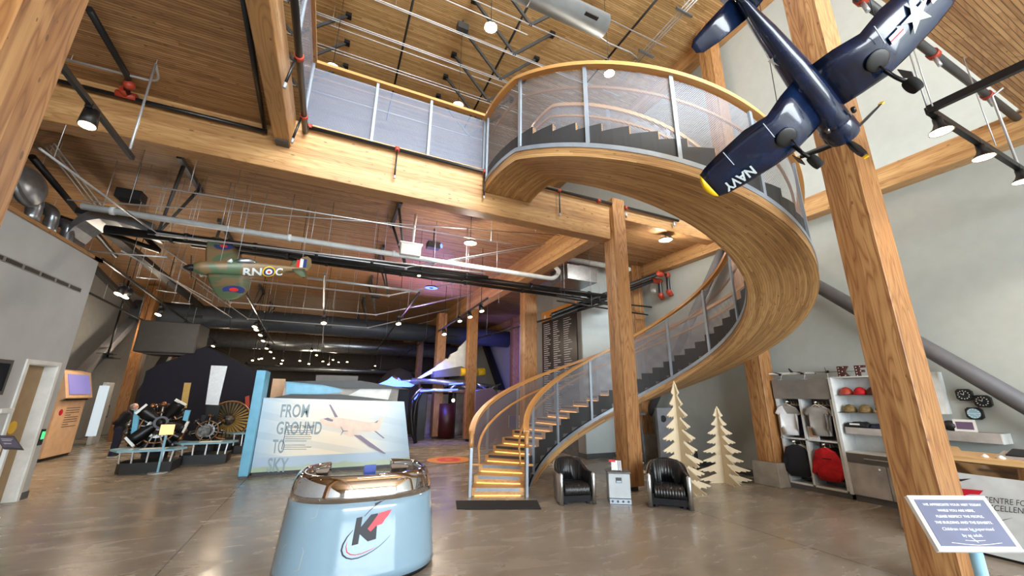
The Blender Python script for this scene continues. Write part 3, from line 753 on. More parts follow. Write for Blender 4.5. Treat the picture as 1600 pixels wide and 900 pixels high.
# orange coupled pipes by the right wall
for k, (dx, lab) in enumerate(((0, 'black pipe with orange couplings turning down to the right wall, nearer the stair rail'), (-.35, 'black pipe with orange couplings turning down to the right wall, farther one'))):
    ps = [[(858, 492), (1028, 428), (1064, 434), (1070, 460)], [(860, 500), (1022, 438), (1050, 443), (1056, 465)]][k]
    Y = 7.6+.3*k; P = [at(*p, Y=Y) for p in ps]
    P[0] = at(862, 492+6*k, Y=8.8); P[3].x = min(P[3].x, 8.25); P[2].x = min(P[2].x, 8.25)
    o = thing('heating_pipe', P[1], lab, 'pipe')
    MB().tube(P, .055, 12, smooth=False).build('pipe_run', M['blackpipe'], o)
    for q in (P[1], P[2], P[3]): MB().sphere(q, .085, 10).build('coupling', M['coupling'], o)
    MB().cyl(P[1], P[1]+(P[2]-P[1]).normalized()*.16, .08, 10).build('coupling', M['coupling'], o)
    MB().cyl(P[3], P[3]+V((.07, 0, -.10)), .07, 10).build('coupling', M['coupling'], o)
for k, (a, b) in enumerate((((918, 388), (1008, 406)), ((930, 470), (1018, 480)), ((870, 470), (1012, 492)))):
    Y = 8.2; pipe([at(*a, Y=Y), at(*b, Y=Y)], .022, 'blackpipe', 'light_track', 'short black track bar behind the stair column, %s of three' % ('highest', 'middle', 'lowest')[k], 'track')
# duct-like dark runs behind the column
q = at(880, 440, Y=9.0)
tagl(MB().lo((5.35, 8.2, 4.55), (6.3, 9.1, 4.95)).build('air_handler', M['galv']), 'grey sheet metal box among pipes above the name board', 'duct box')
for k, (a, b) in enumerate((((875, 452), (952, 463)), ((870, 462), (955, 476)))):
    pipe([at(*a, Y=8.0+.2*k), at(*b, Y=8.0+.2*k)], .04, 'blackpipe', 'heating_pipe', 'black pipe crossing over the %s of the orange name board header' % ('top', 'upper edge')[k])

# ================================================================ DUCTS
def duct(a, b, r, m, label, slots=()):
    a, b = V(a), V(b); o = thing('round_duct', a, label, 'duct')
    MB().cyl(a, b, r, 28).build('duct_body', M[m], o)
    for f in slots:
        q = a.lerp(b, f); d = (b-a).normalized()
        MB().prism([(-.32, -.05), (.32, -.05), (.32, .05), (-.32, .05)], lambda u, v: q+d*u+V((0, -1, -.25)).normalized()*(r-.004)+V((0, -.25, 1)).normalized()*v, V((0, -.02, -.005))).build('air_slot', M['black'], o)
    for f in (.08, .36, .64, .92):
        q = a.lerp(b, f); MB().tube([q+V((0, 0, r-.01)), (q.x, q.y, ZR if a.z > 6 else ZC)], .008, 5).build('strap_rod', M['rod'], o)
    for k in range(1, 5):
        q = a.lerp(b, k/5); d = (b-a).normalized(); MB().cyl(q-d*.015, q+d*.015, r+.006, 28).build('duct_band', M[m], o)
    return o
duct((-6.8, 18.6, 4.45), (8.3, 18.6, 4.40), .42, 'ductdark', 'wide round dark duct crossing the rear of the hall ceiling', (.12, .30, .42, .62, .8))
duct((-6.5, 24.0, 4.2), (8.3, 24.0, 4.15), .42, 'galv', 'far silver round duct, behind the dark wide duct')
duct((-6.5, 27.0, 3.0), (8.3, 27.0, 2.95), .16, 'galv', 'thin silver pipe at the very back of the hall')
hi = duct((-4, 4.9, 8.62), at(944, 41, Z=8.62).lerp(at(944, 41, Z=8.62), 0), .215, 'duct', 'grey round duct hanging below the roof above the spiral rail')
q = at(940, 36, Z=8.45); MB().lo((q.x-.42, q.y-.10, 8.395), (q.x-.14, q.y-.03, 8.42)).build('air_slot', M['black'], hi)
# sheet duct arching over the room block and flexible ducts
arc = [at(x, y, Y=8.6+.0*i) for i, (x, y) in enumerate(((116, 385), (122, 366), (134, 355), (150, 347), (170, 344), (195, 348), (222, 356), (248, 366)))]
mb = MB(); rows = [[p+V((0, -.28, -.09)), p+V((0, .28, -.09)), p+V((0, .28, .09)), p+V((0, -.28, .09))] for p in arc]; mb.loft(rows, False)
tagl(mb.build('curved_duct', M['galv']), 'grey sheet metal duct arching up over the left room block', 'duct')
mb = MB().cyl(at(34, 292, Y=6.9), at(46, 292, Y=6.9), .26, 24).lathe([(.26, 0), (.22, .05), (.1, .09), (.01, .1)], at(44, 292, Y=6.9), (1, -.2, 0), 24)
tagl(mb.build('duct_drum', M['galv']), 'round silver duct drum peeking out behind the left column', 'duct')
def flex(pts, Y, r, lab):
    P = [at(*p, Y=Y) for p in pts]; P[-1].z = 3.80; P = bend(P, .1, 6); N = []
    for a, b in zip(P, P[1:]):
        for k in range(4): N.append(a.lerp(b, k/4))
    rr = [r*(1+.12*(i % 2)) for i in range(len(N))]
    tagl(MB().tube(N, r, 12, rr=rr).build('flexible_duct', M['galv']), lab, 'duct')
flex([(44, 300), (58, 312), (54, 328)], 7.3, .075, 'crinkled silver flexible duct elbow nearest the left column')
flex([(60, 320), (84, 330), (80, 350)], 7.9, .075, 'crinkled silver flexible duct elbow, middle one on the room block')
flex([(88, 348), (108, 350), (106, 372)], 8.4, .075, 'crinkled silver flexible duct elbow, right one on the room block')
for k, (a, b) in enumerate((((70, 228), (150, 330)), ((78, 226), (158, 331)), ((84, 224), (166, 331)))):
    pipe([at(*a, Z=5.2), at(*b, Z=5.2)], .012, 'rod', 'conduit', 'thin grey conduit in a bunch of three on the dark left ceiling', 'conduit', 'bunch of three ceiling conduits')
pipe([at(50, 245, Z=5.1), at(180, 400, Z=4.5)], .05, 'blackpipe', 'heating_pipe', 'black pipe sloping down behind the left column over the ducts')
pipe([at(64, 330, Y=9.6), at(250, 392, Y=9.6), at(218, 362, Y=9.6)], .05, 'blackpipe', 'heating_pipe', 'black pipe triangle above the left room block with a red coupling', smooth=False)
tagl(MB().sphere(at(220, 364, Y=9.5), .09, 10).build('red_coupling', M['coupling']), 'red pipe coupling above the arching duct', 'coupling')
# long dark cable tray descending left
for k, (a, b, z, r) in enumerate((((130, 330), (315, 480), 4.6, .10), ((100, 372), (250, 520), 4.5, .07))):
    A, B = at(*a, Z=z), at(*b, Z=z); tagl(MB().bar(A, B, r*2, .1).build('cable_tray', M['black']), 'dark cable tray running back along the left of the hall, %s one' % ('right', 'left')[k], 'tray')
for k, (a, b, z) in enumerate((((62, 232), (246, 366), 4.25), ((190, 392), (330, 470), 4.1), ((255, 428), (362, 496), 4.0), ((128, 392), (262, 402), 4.0), ((213, 433), (250, 437), 4.0), ((244, 453), (276, 458), 4.0), ((268, 472), (297, 475), 4.0))):
    pipe([at(*a, Z=z), at(*b, Z=z)], .014, 'rod', 'conduit', 'slim bright conduit in the left part of the hall ceiling', 'conduit', 'slim conduits left of the camouflaged aeroplane')
# roof conduits and pipes
for k, (a, b) in enumerate((((490, 20), (770, 126)), ((490, 30), (800, 142)), ((585, 0), (905, 106)), ((655, -18), (800, 22)), ((490, 70), (790, 160)))):
    A, B = at(*a, Z=10.55), at(*b, Z=10.55); pipe([A, V((B.x+.6, A.y, 10.55))], .012, 'whitepipe', 'conduit', 'thin white conduit under the high timber roof', 'conduit', 'white conduits under the roof', 6)
for k, (a, b) in enumerate((((650, -20), (612, 158)), ((830, 0), (744, 175)), ((1034, -10), (955, 100)))):
    A, B = at(*a, Z=10.8), at(*b, Z=10.8); pipe([A, V((A.x, B.y+1, 10.8))], .03, 'blackpipe', 'roof_pipe', 'black pipe running straight back under the high roof, %s of three' % ('left', 'middle', 'right')[k])
for dx in (0, .09, .16):
    A, B = at(1082, -5, Z=10.7), at(1000, 95, Z=10.7); pipe([A+V((dx, 0, 0)), V((A.x+dx, B.y+.8, 10.7))], .014, 'rod', 'conduit', 'thin conduit of a bundle near the right end of the high roof', 'conduit', 'conduit bundle at the roof end', 6)
for px, py in ((1067, 18), (1008, 83)):
    q = at(px, py, Z=10.66); tagl(MB().lo(q-V((.22, .03, .03)), q+V((.3, .03, .03))).build('conduit_bracket', M['galv']), 'small steel channel holding the roof conduit bundle, %s' % ('nearer' if py < 50 else 'farther'), 'bracket')
pipe([at(935, 57, Z=10.5), at(952, 68, Z=10.5), at(985, 82, Z=10.5), at(996, 92, Z=10.6)], .02, 'rod', 'conduit', 'short bent conduit from the round duct end to a junction box', 'conduit')

# ================================================================ LAMPS
def ring_pendant(q, top, r, label, lit='lampwhite', power=0, col=(1, .92, .8), group=None, cable='black'):
    o = thing('ring_pendant', q, label, 'pendant lamp', group)
    MB().lathe([(.001, .03), (r*.5, .03), (r*.95, .012), (r, -.01), (r*.97, -.018)], q, n=24).build('lamp_dish', M['black'], o)
    MB().lathe([(r*.97, -.018), (r*.9, -.02), (r*.4, -.02), (r*.36, -.012)], q, n=24).build('light_ring', M[lit], o)
    MB().lathe([(r*.36, -.012), (r*.2, -.03), (.001, -.03)], q, n=16).build('lamp_hub', M['darkgrey'], o)
    MB().tube([V(q)+V((0, 0, .03)), (q[0], q[1], top)], .006 if cable == 'black' else .01, 6).build('cable', M['black'], o)
    if power: lamp('pendant_glow', V(q)+V((0, 0, -.08)), power, col, r)
    return o
ring_pendant(at(735, 379, Z=4.75), ZC, .135, 'round pendant lamp with glowing ring hanging right of the white box', power=120)
q = at(1040, 374, Z=5.12); o = ring_pendant(q, ZC, .15, 'round lamp with glowing ring above the orange pipe couplings', power=60)
MB().lo((q.x-.16, q.y-.05, ZC-.1), (q.x+.16, q.y+.05, ZC)).build('ceiling_box', M['black'], o)
ring_pendant(at(674, 449, Z=4.3), ZC, .17, 'dark saucer pendant lamp with a blue lit underside', 'blueled')
for i, (px, py, z, r) in enumerate(((767, 42, 8.4, .125), (520, 104, 8.4, .125), (716, 163, 8.4, .125), (952, 114, 8.4, .115))):
    q = at(px, py, Z=z)
    o = ring_pendant(q, ZR-.15, r, 'bright ring pendant', power=60, group='ring pendants under the high roof')
    o['label'] = 'bright ring pendant under the high roof, ' + ('topmost, beside a V strut', 'over the left end of the balcony guard', 'over the middle of the balcony guard', 'behind the spiral stair mesh')[i]
    MB().lo((q.x-.14, q.y-.1, ZR-.35), (q.x+.14, q.y+.1, ZR-.15)).tube([(q.x, q.y, ZR-.15), (q.x, q.y, ZR)], .03, 6).build('junction_box', M['darkgrey'], o)
def track(a, b, z, label, spots=(), lit=True, drop=True, w=.035):
    A, B = at(*a, Z=z), at(*b, Z=z)
    if B.y > 28.5: B = A.lerp(B, (28.5-A.y)/(B.y-A.y))
    o = thing('light_track', A, label, 'light track'); MB().bar(A, B, w, w*1.4).build('rail_bar', M['black'], o)
    if drop:
        for f in (.1, .45, .85):
            q = A.lerp(B, f); MB().tube([q, (q.x, q.y, ZC)], .006, 5).build('drop_rod', M['rod'], o)
    return o, A, B
def spot(q, aim, label, lit=True, s=1.0, power=0, group=None, col=(1, .78, .52), arm=.1):
    """track spotlight: adapter, yoke arm and tubular head with a lens"""
    q = V(q); o = thing('track_spotlight', q, label, 'spotlight', group)
    d = (V(aim)-q).normalized(); c = q+V((0, 0, -arm*s))
    MB().box(q+V((0, 0, -.02*s)), (.05*s, .12*s, .04*s)).tube([q+V((0, 0, -.03*s)), c], .012*s, 6).build('yoke', M['black'], o)
    MB().cyl(c-d*.07*s, c+d*.08*s, .05*s, 14, r2=.06*s).build('lamp_head', M['black'], o)
    MB().cyl(c+d*.08*s, c+d*.086*s, .052*s, 14).build('lens', M['lampface' if lit else 'darkgrey'], o)
    if power:
        lamp('spot_beam', c+d*.13*s, power*2.2, col, .05, aim=aim, angle=95)
        lamp('added_ceiling_fill', c+d*.14*s, power*.85, (1, .84, .64), .12)  # added point fill at the fixture to brighten the ceiling
    return o
track((88, 92), (207, 247), 4.0, 'black light track at upper left with one black spotlight', drop=False)
q = at(146, 168, Z=4.0); spot(q, q+V((.05, -.1, -1)), 'black barrel spotlight on the upper left track in front of the beam', s=1.05)
pipe([at(243, 100, Z=5.3), at(203, 233, Z=4.02)], .012, 'rod', 'drop_conduit', 'long grey drop tube from the ceiling to the upper left track end', 'conduit')
trk = [((507, 428), (504, 560), 4.0, 'black light track running straight back in the middle of the hall'),
       ((372, 436), (452, 582), 4.0, 'black light track with many lit lamps behind the camouflaged aeroplane'),
       ((655, 457), (560, 585), 4.0, 'black light track slanting left below the saucer pendant'),
       ((762, 466), (600, 575), 4.0, 'black light track along the long back beam'),
       ((160, 405), (372, 560), 4.0, 'black light track over the aisle of engines'),
       ((140, 458), (270, 524), 4.0, 'black light track near the far left wall'),
       ((960, 470), (740, 530), 3.8, 'black light track crossing behind the stair columns')]
for a, b, z, lb in trk: track(a, b, z, lb)
sp_list = [(507, 496, 'lit spotlight, nearest on the middle track', 35), (505, 562, 'lit spotlight, farther on the middle track', 0), (402, 503, 'lit spotlight, nearest of the row behind the aeroplane wing', 30), (404, 508, '', 0), (410, 517, '', 0), (414, 527, '', 0), (419, 540, '', 0), (425, 546, '', 0), (437, 569, '', 0), (442, 574, '', 0),
           (623, 497, 'unlit looking spotlight below the saucer pendant', 20), (694, 515, 'pair lamp nearer the stair on the back beam track', 30), (718, 495, 'lit spotlight in the middle of the back beam track', 12), (734, 488, 'lit spotlight close to the back column', 5), (752, 478, 'black can spotlight at the near end of the back beam track', 0),
           (253, 482, 'lit lamp above the black hanging box', 25), (225, 508, 'lit lamp on the far left track', 25), (291, 505, 'small lit lamp right of the black hanging box', 20), (336, 536, 'lit lamp over the dark blue cloth tent', 20), (193, 447, 'orange glowing lamp, left of a pair at the left wall', 40), (203, 452, 'orange glowing lamp, right of a pair at the left wall', 0), (385, 568, 'lit lamp just left of the blue pillar top', 15)]
for i, (px, py, lb, pw) in enumerate(sp_list):
    z = 3.85; q = at(px, py-3, Z=z)
    if q.y > 28: q = at(px, py-3, Y=28)
    z = q.z; sc_ = 1.35 if q.length > 12 else 1.1
    aim = q+V((-.25 if px < 480 else .1, -.35, -1))
    o = spot(q, aim, lb or 'small lit spotlight in the row behind the camouflaged aeroplane', s=sc_, power=pw*1.8, group='track spotlights of the hall')
    MB().tube([q, (q.x, q.y, ZC)], .008, 5).build('stem', M['black'], o)
for i, (px, py) in enumerate(((587, 416), (468, 421), (656, 431))):
    q = at(px-1, py-8, Y=8.6); spot(q, q+V((0, -.3, -1)), 'tiny lit lamp clipped under the black pipe pair, %s' % ('middle one', 'leftmost one', 'rightmost one')[i], s=.7).location
    MB().tube([q, (q.x, q.y, ZC)], .005, 5).build('stem', M['black'], [x for x in COL.objects if x.name.startswith('track_spotlight') and (V(x['_org'])-q).length < 1e-4][0])
for k in range(16):
    q = V((random.uniform(-3.5, 3.5), random.uniform(22, 28), random.uniform(3.2, 3.9)))
    o = spot(q, q+V((0, -.5, -1)), 'tiny lit lamp in the dark rear of the hall', s=1.0, power=18 if k % 3 == 0 else 0, group='tiny lamps at the rear of the hall'); MB().tube([q, (q.x, q.y, ZC)], .01, 5).build('stem', M['black'], o)
# L shaped track at right with three shaded lamps
tz = 4.2; cor = at(1450, 172, Z=tz); e1 = at(1640, 88, Z=tz); e2 = at(1660, 305, Z=tz)
o = thing('light_track', cor, 'L shaped black light track hanging at right with three flared lamps', 'light track')
MB().bar(cor, (cor.x, e1.y, tz), .045, .07).build('rail_bar', M['black'], o); MB().bar(cor, (8.1, cor.y, tz), .045, .07).build('rail_bar', M['black'], o)
for (px, py), (qx, qy) in (((1457, 166), (1425, 56)), ((1556, 228), (1505, 85))):
    q = at(px, py, Z=tz); MB().tube([q, (q.x, q.y+.0, ZC)], .006, 5).build('drop_rod', M['rod'], o)
MB().tube([(cor.x, cor.y, tz), (cor.x, cor.y, ZC)], .008, 5).build('drop_rod', M['rod'], o)
MB().tube([(7.0, cor.y, tz), (7.0, cor.y, 5.2), (7.0, cor.y-.1, 5.25)], .014, 6).build('drop_rod', M['rod'], o)
for i, (px, py) in enumerate(((1464, 186), (1530, 226), (1588, 256))):
    q = at(px, py, Y=cor.y); q = V((q.x, cor.y, tz-.03))
    s_ = thing('flared_spotlight', q, 'black flared spotlight with bright lens on the L shaped track, ' + ('at its corner', 'middle one', 'nearest the picture edge')[i], 'spotlight')
    MB().lathe([(.001, .0), (.035, -.01), (.035, -.07), (.05, -.11), (.085, -.15), (.088, -.16)], q, (0, 0, 1), 18).box(q+V((0, 0, .01)), (.1, .05, .04)).build('lamp_shade', M['black'], s_)
    MB().disc(q+V((0, 0, -.152)), (0, 0, -1), .08, .004, 18, up=(0, 1, 0)).build('lens', M['lampface'], s_)
    lamp('spot_beam', q+V((0, 0, -.19)), 45, (1, .86, .7), .06, aim=q+V((.6, .2, -1.5)), angle=90)
# projectors and boxes under the ceiling
def blackbox(px, py, z, w, lab, blue=False, cat='projector', name='projector', stem=True):
    q = at(px, py, Z=z); o = thing(name, q, lab, cat)
    MB().box(q, (w, w*.7, w*.5), bev=.01).build('case', M['black'], o)
    if stem: MB().tube([q, (q.x, q.y, ZC)], .012, 6).build('stem', M['black'], o)
    if blue: MB().cyl(q+V((w*.45, -.05, 0)), q+V((w*.62, -.08, 0)), w*.16, 12).build('lens', M['blueled'], o)
    return o
blackbox(677, 384, 4.95, .30, 'black projector with a glowing blue lens under the timber ceiling', True)
blackbox(205, 307, 4.75, .34, 'plain black box speaker hung above the arching duct', cat='speaker', name='ceiling_speaker')
blackbox(587, 462, 4.4, .26, 'black projector in the violet lit part of the ceiling')
q = at(641, 390, Z=4.55); o = thing('access_point_box', q, 'white box on a white pole hanging below the deep beam', 'box')
MB().box(q+V((0, 0, -.03)), (.42, .2, .24), bev=.01).build('box_body', M['white'], o); MB().box(q+V((0, 0, .11)), (.48, .24, .04), bev=.01).build('box_lid', M['white'], o)
pt = at(647, 316, Z=ZC); MB().tube([q+V((.04, 0, .12)), (q.x+.06, q.y, ZC)], .028, 10).build('pole', M['white'], o)
# black hung air box and bracket in front of the far left wall
q = at(272, 530, Y=16.5); tagl(MB().box(q, (1.55, 1.2, 1.0), bev=.03).box(q+V((0, 0, -.5)), (1.1, .9, .1)).build('hung_air_box', M['darkgrey']), 'large charcoal box hung under the ceiling beside the left timber column', 'air box')
o = thing('hung_bracket', at(183, 480, X=-6.6), 'thin black hanging pole with a small flat foot near the left wall', 'bracket')
a, b = at(189, 483, X=-6.6), at(172, 560, X=-6.6); MB().tube([a, V((a.x, a.y, b.z))], .03, 6).build('pole', M['black'], o)
MB().box((a.x, a.y, b.z), (.5, .5, .03)).box((a.x, a.y-.1, b.z+.12), (.4, .3, .03)).build('foot', M['black'], o); MB().tube([a, (a.x, a.y, ZC)], .03, 6).build('stem', M['black'], o)

# coloured stage light in the back of the hall (projectors seen as blue lenses)
lamp('blue_wash', (3.5, 14.6, 3.7), 150, (.3, .25, 1), .1, aim=(3.3, 13.4, 5.3), angle=120)
lamp('blue_wash', (3.1, 13.9, 2.75), 190, (.08, .12, 1), .08, aim=(3.2, 14.6, 1.9), angle=130)
lamp('blue_wash', (5.3, 14.3, 2.5), 90, (.08, .12, 1), .08, aim=(4.9, 14.6, 1.9), angle=90)
lamp('violet_wash', (2.2, 12.6, 3.5), 110, (.75, .38, 1), .1, aim=(2.4, 12.0, 5.3), angle=125)
lamp('blue_wash', (6.9, 15.2, 3.0), 300, (.22, .2, 1), .1, aim=(8.3, 18.5, 3.2), angle=110)

# ================================================================ RECEPTION POD (engine cowling shape)
def part(mb, name, m, parent): return mb.build(name, m, parent)
pc = V((.46, 4.62, 0))
pod = thing('cowling_podium', pc, 'pale blue glossy engine cowling podium with chrome lip in the foreground', 'reception podium')
def pod_xy(a, z, off=0.0):
    """outline of the cowling: angle a (radians, 0 = +X), height z"""
    t = z/.88; s = 1.0-.095*t-.05*t**3
    e = 2.5; c, s_ = math.cos(a), math.sin(a)
    r = (abs(c/.735)**e+abs(s_/.62)**e)**(-1/e)*s+off
    return V((pc.x+r*c, pc.y+r*s_, z))
def pod_grid(z0, z1, off, a0, a1, nz=10, na=80, th=.03):
    rows = []
    for i in range(na+1):
        a = a0+(a1-a0)*i/na
        o = [pod_xy(a, z0+(z1-z0)*k/nz, off) for k in range(nz+1)]; q = [pod_xy(a, z0+(z1-z0)*k/nz, off-th) for k in range(nz, -1, -1)]
        rows.append(o+q)
    return MB().loft(rows, True)
a0, a1 = math.radians(128), math.radians(128+285)
part(pod_grid(.04, .665, 0, a0, a1), 'painted_shell', M['podpaint'], pod)
part(pod_grid(0, .04, -.03, a0, a1, 1), 'black_kick', M['black'], pod)
mb = MB(); rows = []
for i in range(81):
    a = a0+(a1-a0)*i/80
    prof = [(.66, .002), (.72, 0), (.80, -.006), (.845, -.022), (.865, -.045), (.868, -.07), (.855, -.09), (.80, -.10), (.66, -.09)]
    rows.append([pod_xy(a, z, o) for z, o in prof])
mb.loft(rows, True); part(mb, 'chrome_lip', M['chrome'], pod)
mb = MB(); mb.prism([(math.cos(a)*.5, math.sin(a)*.40) for a in [2*PI*k/32 for k in range(32)]], lambda u, v: V((pc.x+u, pc.y+v, .66)), (0, 0, .03)); part(mb, 'inner_worktop', M['white'], pod)
# access panel outlines and logo follow the curved skin
def podmap(px, py, off=.004):
    """photo-side layout of the logo: angle and height on the shell"""
    a = math.radians(-95)+(px-563)*.0088; z = .725-(py-778)*.00535
    z = max(.03, z); return pod_xy(a, z, off)
def strip2d(pts, w):
    L = []; R_ = []
    for i, p in enumerate(pts):
        a = pts[max(0, i-1)]; b = pts[min(len(pts)-1, i+1)]; d = V((b[0]-a[0], b[1]-a[1])).normalized(); ww = w[i] if isinstance(w, (list, tuple)) else w
        L.append((p[0]-d.y*ww/2, p[1]+d.x*ww/2)); R_.append((p[0]+d.y*ww/2, p[1]-d.x*ww/2))
    return L, R_
def decal_strip(mb, pts, w, fn):
    L, R_ = strip2d(pts, w); a = mb.add([fn(*p) for p in L]); b = mb.add([fn(*p) for p in R_])
    for i in range(len(pts)-1): mb.face((a+i, a+i+1, b+i+1, b+i))
def decal(mb, poly, fn, cuts=3):
    v, f = subdiv2d(poly, cuts); mb.flat(v, f, fn)
LX = lambda x: 520+x/9.0
LY = lambda y: 780+y/9.0
lm = lambda x, y: podmap(LX(x), LY(y))
mb = MB(); mb.mat(M['text_dark'])
decal(mb, [(320, 290), (405, 280), (380, 625), (292, 635)], lm); decal(mb, [(345, 465), (530, 265), (632, 257), (480, 462), (628, 590), (510, 608)], lm)
el = [(290, 440), (220, 520), (175, 610), (165, 680), (190, 740), (240, 780), (310, 802), (400, 800), (500, 775), (600, 735), (700, 680), (780, 620), (838, 570)]
decal_strip(mb, el, [6, 16, 22, 24, 22, 18, 15, 13, 11, 8, 6, 4, 2], lm)
decal_strip(mb, [(432, 280), (500, 215), (580, 155), (680, 105), (760, 75)], [8, 10, 10, 8, 3], lm); decal(mb, [(575, 120), (675, 95), (670, 112), (600, 145), (580, 150)], lm, 1)
mb.mat(M['red'])
lm2 = lambda x, y: podmap(LX(x), LY(y), .0065)
decal(mb, [(495, 445), (650, 255), (840, 228), (790, 300), (690, 315), (665, 350), (745, 345), (700, 405), (615, 420), (540, 485)], lm2)
decal_strip(mb, [(232, 580), (218, 640), (240, 710), (290, 745), (360, 758), (450, 750), (560, 720), (640, 690)], [3, 10, 14, 13, 10, 8, 6, 2], lm)
mb.build('round_logo', None, pod)
mb = MB()
for (x0, y0, x1, y1) in ((460, 782, 496, 808), (448, 850, 486, 880)):
    q = [(x0+6, y0), (x1-2, y0+1), (x1, y0+6), (x1-2, y1), (x1-8, y1+2), (x0, y1-2), (x0, y0+6), (x0+6, y0)]
    decal_strip(mb, q, .7, lambda x, y: podmap(x, y, .001))
mb.build('panel_seam', M['lamgrey'], pod)
q = at(578, 738, Y=4.75)
q = at(578, 734, Y=4.35); o = MB().box((q.x, q.y, q.z-.02), (.11, .012, .13), Matrix.Rotation(.1, 3, 'Z')).build('card_holder', M['signblue']); o.data.materials[0] = simple('royal_blue_card', (30, 60, 150), .4)
tagl(o, 'small royal blue card standing inside the chrome podium', 'card')

# ================================================================ DISPLAY WALL "FROM GROUND TO SKY"
m, t, b = mat('printed_sky_mural'); co, s = coords(t)
n = noise(t, comb(t, mth(t, 'MULTIPLY', s[0], .6), 0.0, mth(t, 'MULTIPLY', s[2], 2.0)), 1.6, 4, .55, .5)
x = mth(t, 'ADD', s[0], mth(t, 'MULTIPLY', n, .35))
sky = ramp(t, mth(t, 'ADD', mth(t, 'MULTIPLY', mth(t, 'ABSOLUTE', mth(t, 'SUBTRACT', x, .05)), .52), 0.0), [(0.05, srgb(248, 236, 214)), (.35, srgb(236, 230, 216)), (.62, srgb(196, 214, 226)), (.9, srgb(160, 196, 222))])
band = mth(t, 'FRACT', mth(t, 'ADD', mth(t, 'MULTIPLY', s[2], 2.6), mth(t, 'MULTIPLY', s[0], .55)))
sky = mixc(t, mth(t, 'MULTIPLY', mth(t, 'LESS_THAN', band, .35), .22), sky, srgb(150, 180, 206))
hills = mth(t, 'LESS_THAN', s[2], mth(t, 'ADD', .02, mth(t, 'MULTIPLY', n, .30)))
low = mixc(t, hills, mixc(t, mth(t, 'LESS_THAN', s[2], .34), sky, srgb(176, 200, 222)), srgb(176, 196, 172))
t.links.new(low, b.inputs['Base Color']); b.inputs['Roughness'].default_value = .25; M['mural'] = m
dw = thing('exhibit_wall', (.35, 9.7, 0), 'pale mural wall reading FROM GROUND TO SKY with a drawn airliner', 'display wall')
mb = MB(); mb.prism([(-1.17, .07), (1.93, .07), (1.68, 1.42), (-1.17, 1.49)], lambda u, v: V((u, 9.7, v)), (0, .3, 0)); part(mb, 'mural_panel', M['mural'], dw)
MB().lo((-1.15, 9.73, 0), (1.88, 9.98, .07)).build('black_plinth', M['black'], dw)
mb = MB(); mb.prism([(-1.1, 0), (-.7, .10), (.3, .10), (1.5, -.03), (-1.1, -.02)], lambda u, v: V((u, 9.85, 1.47+v)), (0, .3, 0)); part(mb, 'curved_black_top', M['black'], dw)
fw_ = lambda x, y: at(370+x/4.5, 560+y/4.5, Y=9.694)
def scr(x, y): return fw_(x, y)
mb = MB()
for s_, x, y, sz in (('FROM', 300, 412, 112), ('GROUND', 272, 532, 112), ('TO', 246, 664, 118), ('SKY', 205, 796, 122)):
    v, f = text2d(s_, 1.0, shear=.25, bold=.02); w = max(p[0] for p in v); tw = {'FROM': 215, 'GROUND': 325, 'TO': 90, 'SKY': 165}[s_]
    hgt = {'FROM': 92, 'GROUND': 90, 'TO': 96, 'SKY': 98}[s_]
    mb.flat(v, f, lambda a, b_, x=x, y=y, w=w, tw=tw, hgt=hgt: scr(x+a/w*tw, y-b_/.72*hgt))
mb.build('big_title', M['text_grey'], dw)
mb = MB()
v, f = text2d("IT'S ABOUT THE CRAFT", 1.0, shear=.2, bold=.02); w = max(p[0] for p in v); mb.flat(v, f, lambda a, b_: scr(366+a/w*182, 490-b_/.72*20))
random.seed(3)
for k in range(10):
    if k == 6: continue
    y = 508+k*14.5; x0 = 352-k*3; L = random.uniform(150, 205); decal_strip(mb, [(x0, y), (x0+L, y)], 3.0, scr)
decal_strip(mb, [(353, 472), (333, 560), (315, 640)], 4, scr)
mb.build('small_text', M['text_dark'], dw)
M['planebody'] = simple('mural_airliner_cream', (240, 214, 196), .35); M['planeshade'] = simple('mural_airliner_mauve', (120, 104, 128), .35)
mb = MB(); up = lambda off: (lambda x, y: scr(x, y)+V((0, -off, 0)))
mb.mat(M['planebody']); decal(mb, [(580, 432), (610, 418), (680, 412), (800, 428), (900, 446), (1000, 462), (996, 505), (940, 516), (860, 514), (700, 492), (620, 470), (590, 455)], up(.004), 1); decal(mb, [(935, 452), (1004, 430), (1028, 400), (1024, 440), (998, 500)], up(.006), 1)
decal(mb, [(740, 505), (790, 500), (860, 530), (870, 548), (800, 548), (750, 530)], up(.008), 1)
mb.mat(M['planeshade']); decal(mb, [(648, 325), (660, 325), (712, 412), (690, 414)], up(.003), 1); decal(mb, [(820, 538), (870, 540), (960, 605), (1050, 670), (1030, 670), (930, 620)], up(.010), 1)
decal(mb, [(610, 425), (640, 416), (678, 432), (672, 444), (640, 438)], up(.009), 1); decal(mb, [(962, 508), (980, 512), (1042, 562), (1028, 562)], up(.003), 1); decal(mb, [(965, 452), (985, 440), (996, 434), (985, 452)], up(.009), 1)
for a in (0, 2.1, 4.2): decal_strip(mb, [(748, 510), (748+math.cos(a)*34, 510+math.sin(a)*34)], [6, 3], up(.012))
mb.build('drawn_airliner', None, dw)
pil = MB().lo((-1.34, 9.45, .05), (-1.18, 10.2, 2.03), bev=.004).build('exhibit_pillar', M['skyblue']); tagl(pil, 'tall sky blue pillar at the left end of the mural wall', 'pillar')
MB().lo((-1.33, 9.47, 0), (-1.19, 10.18, .05)).build('grey_foot', M['base_grey'], pil)
d2 = thing('exhibit_wall', (.5, 11.4, 0), 'second exhibit wall behind the mural with white nose and navy end', 'display wall')
P = lambda x, y, Y=11.3: at(400+x/6.667, 520+y/6.667, Y=Y)
def flatpoly(mb, pts, Y=11.3, t_=.02, f=None): mb.prism(pts, lambda u, v: (f or P)(u, v, Y), (0, t_, 0))
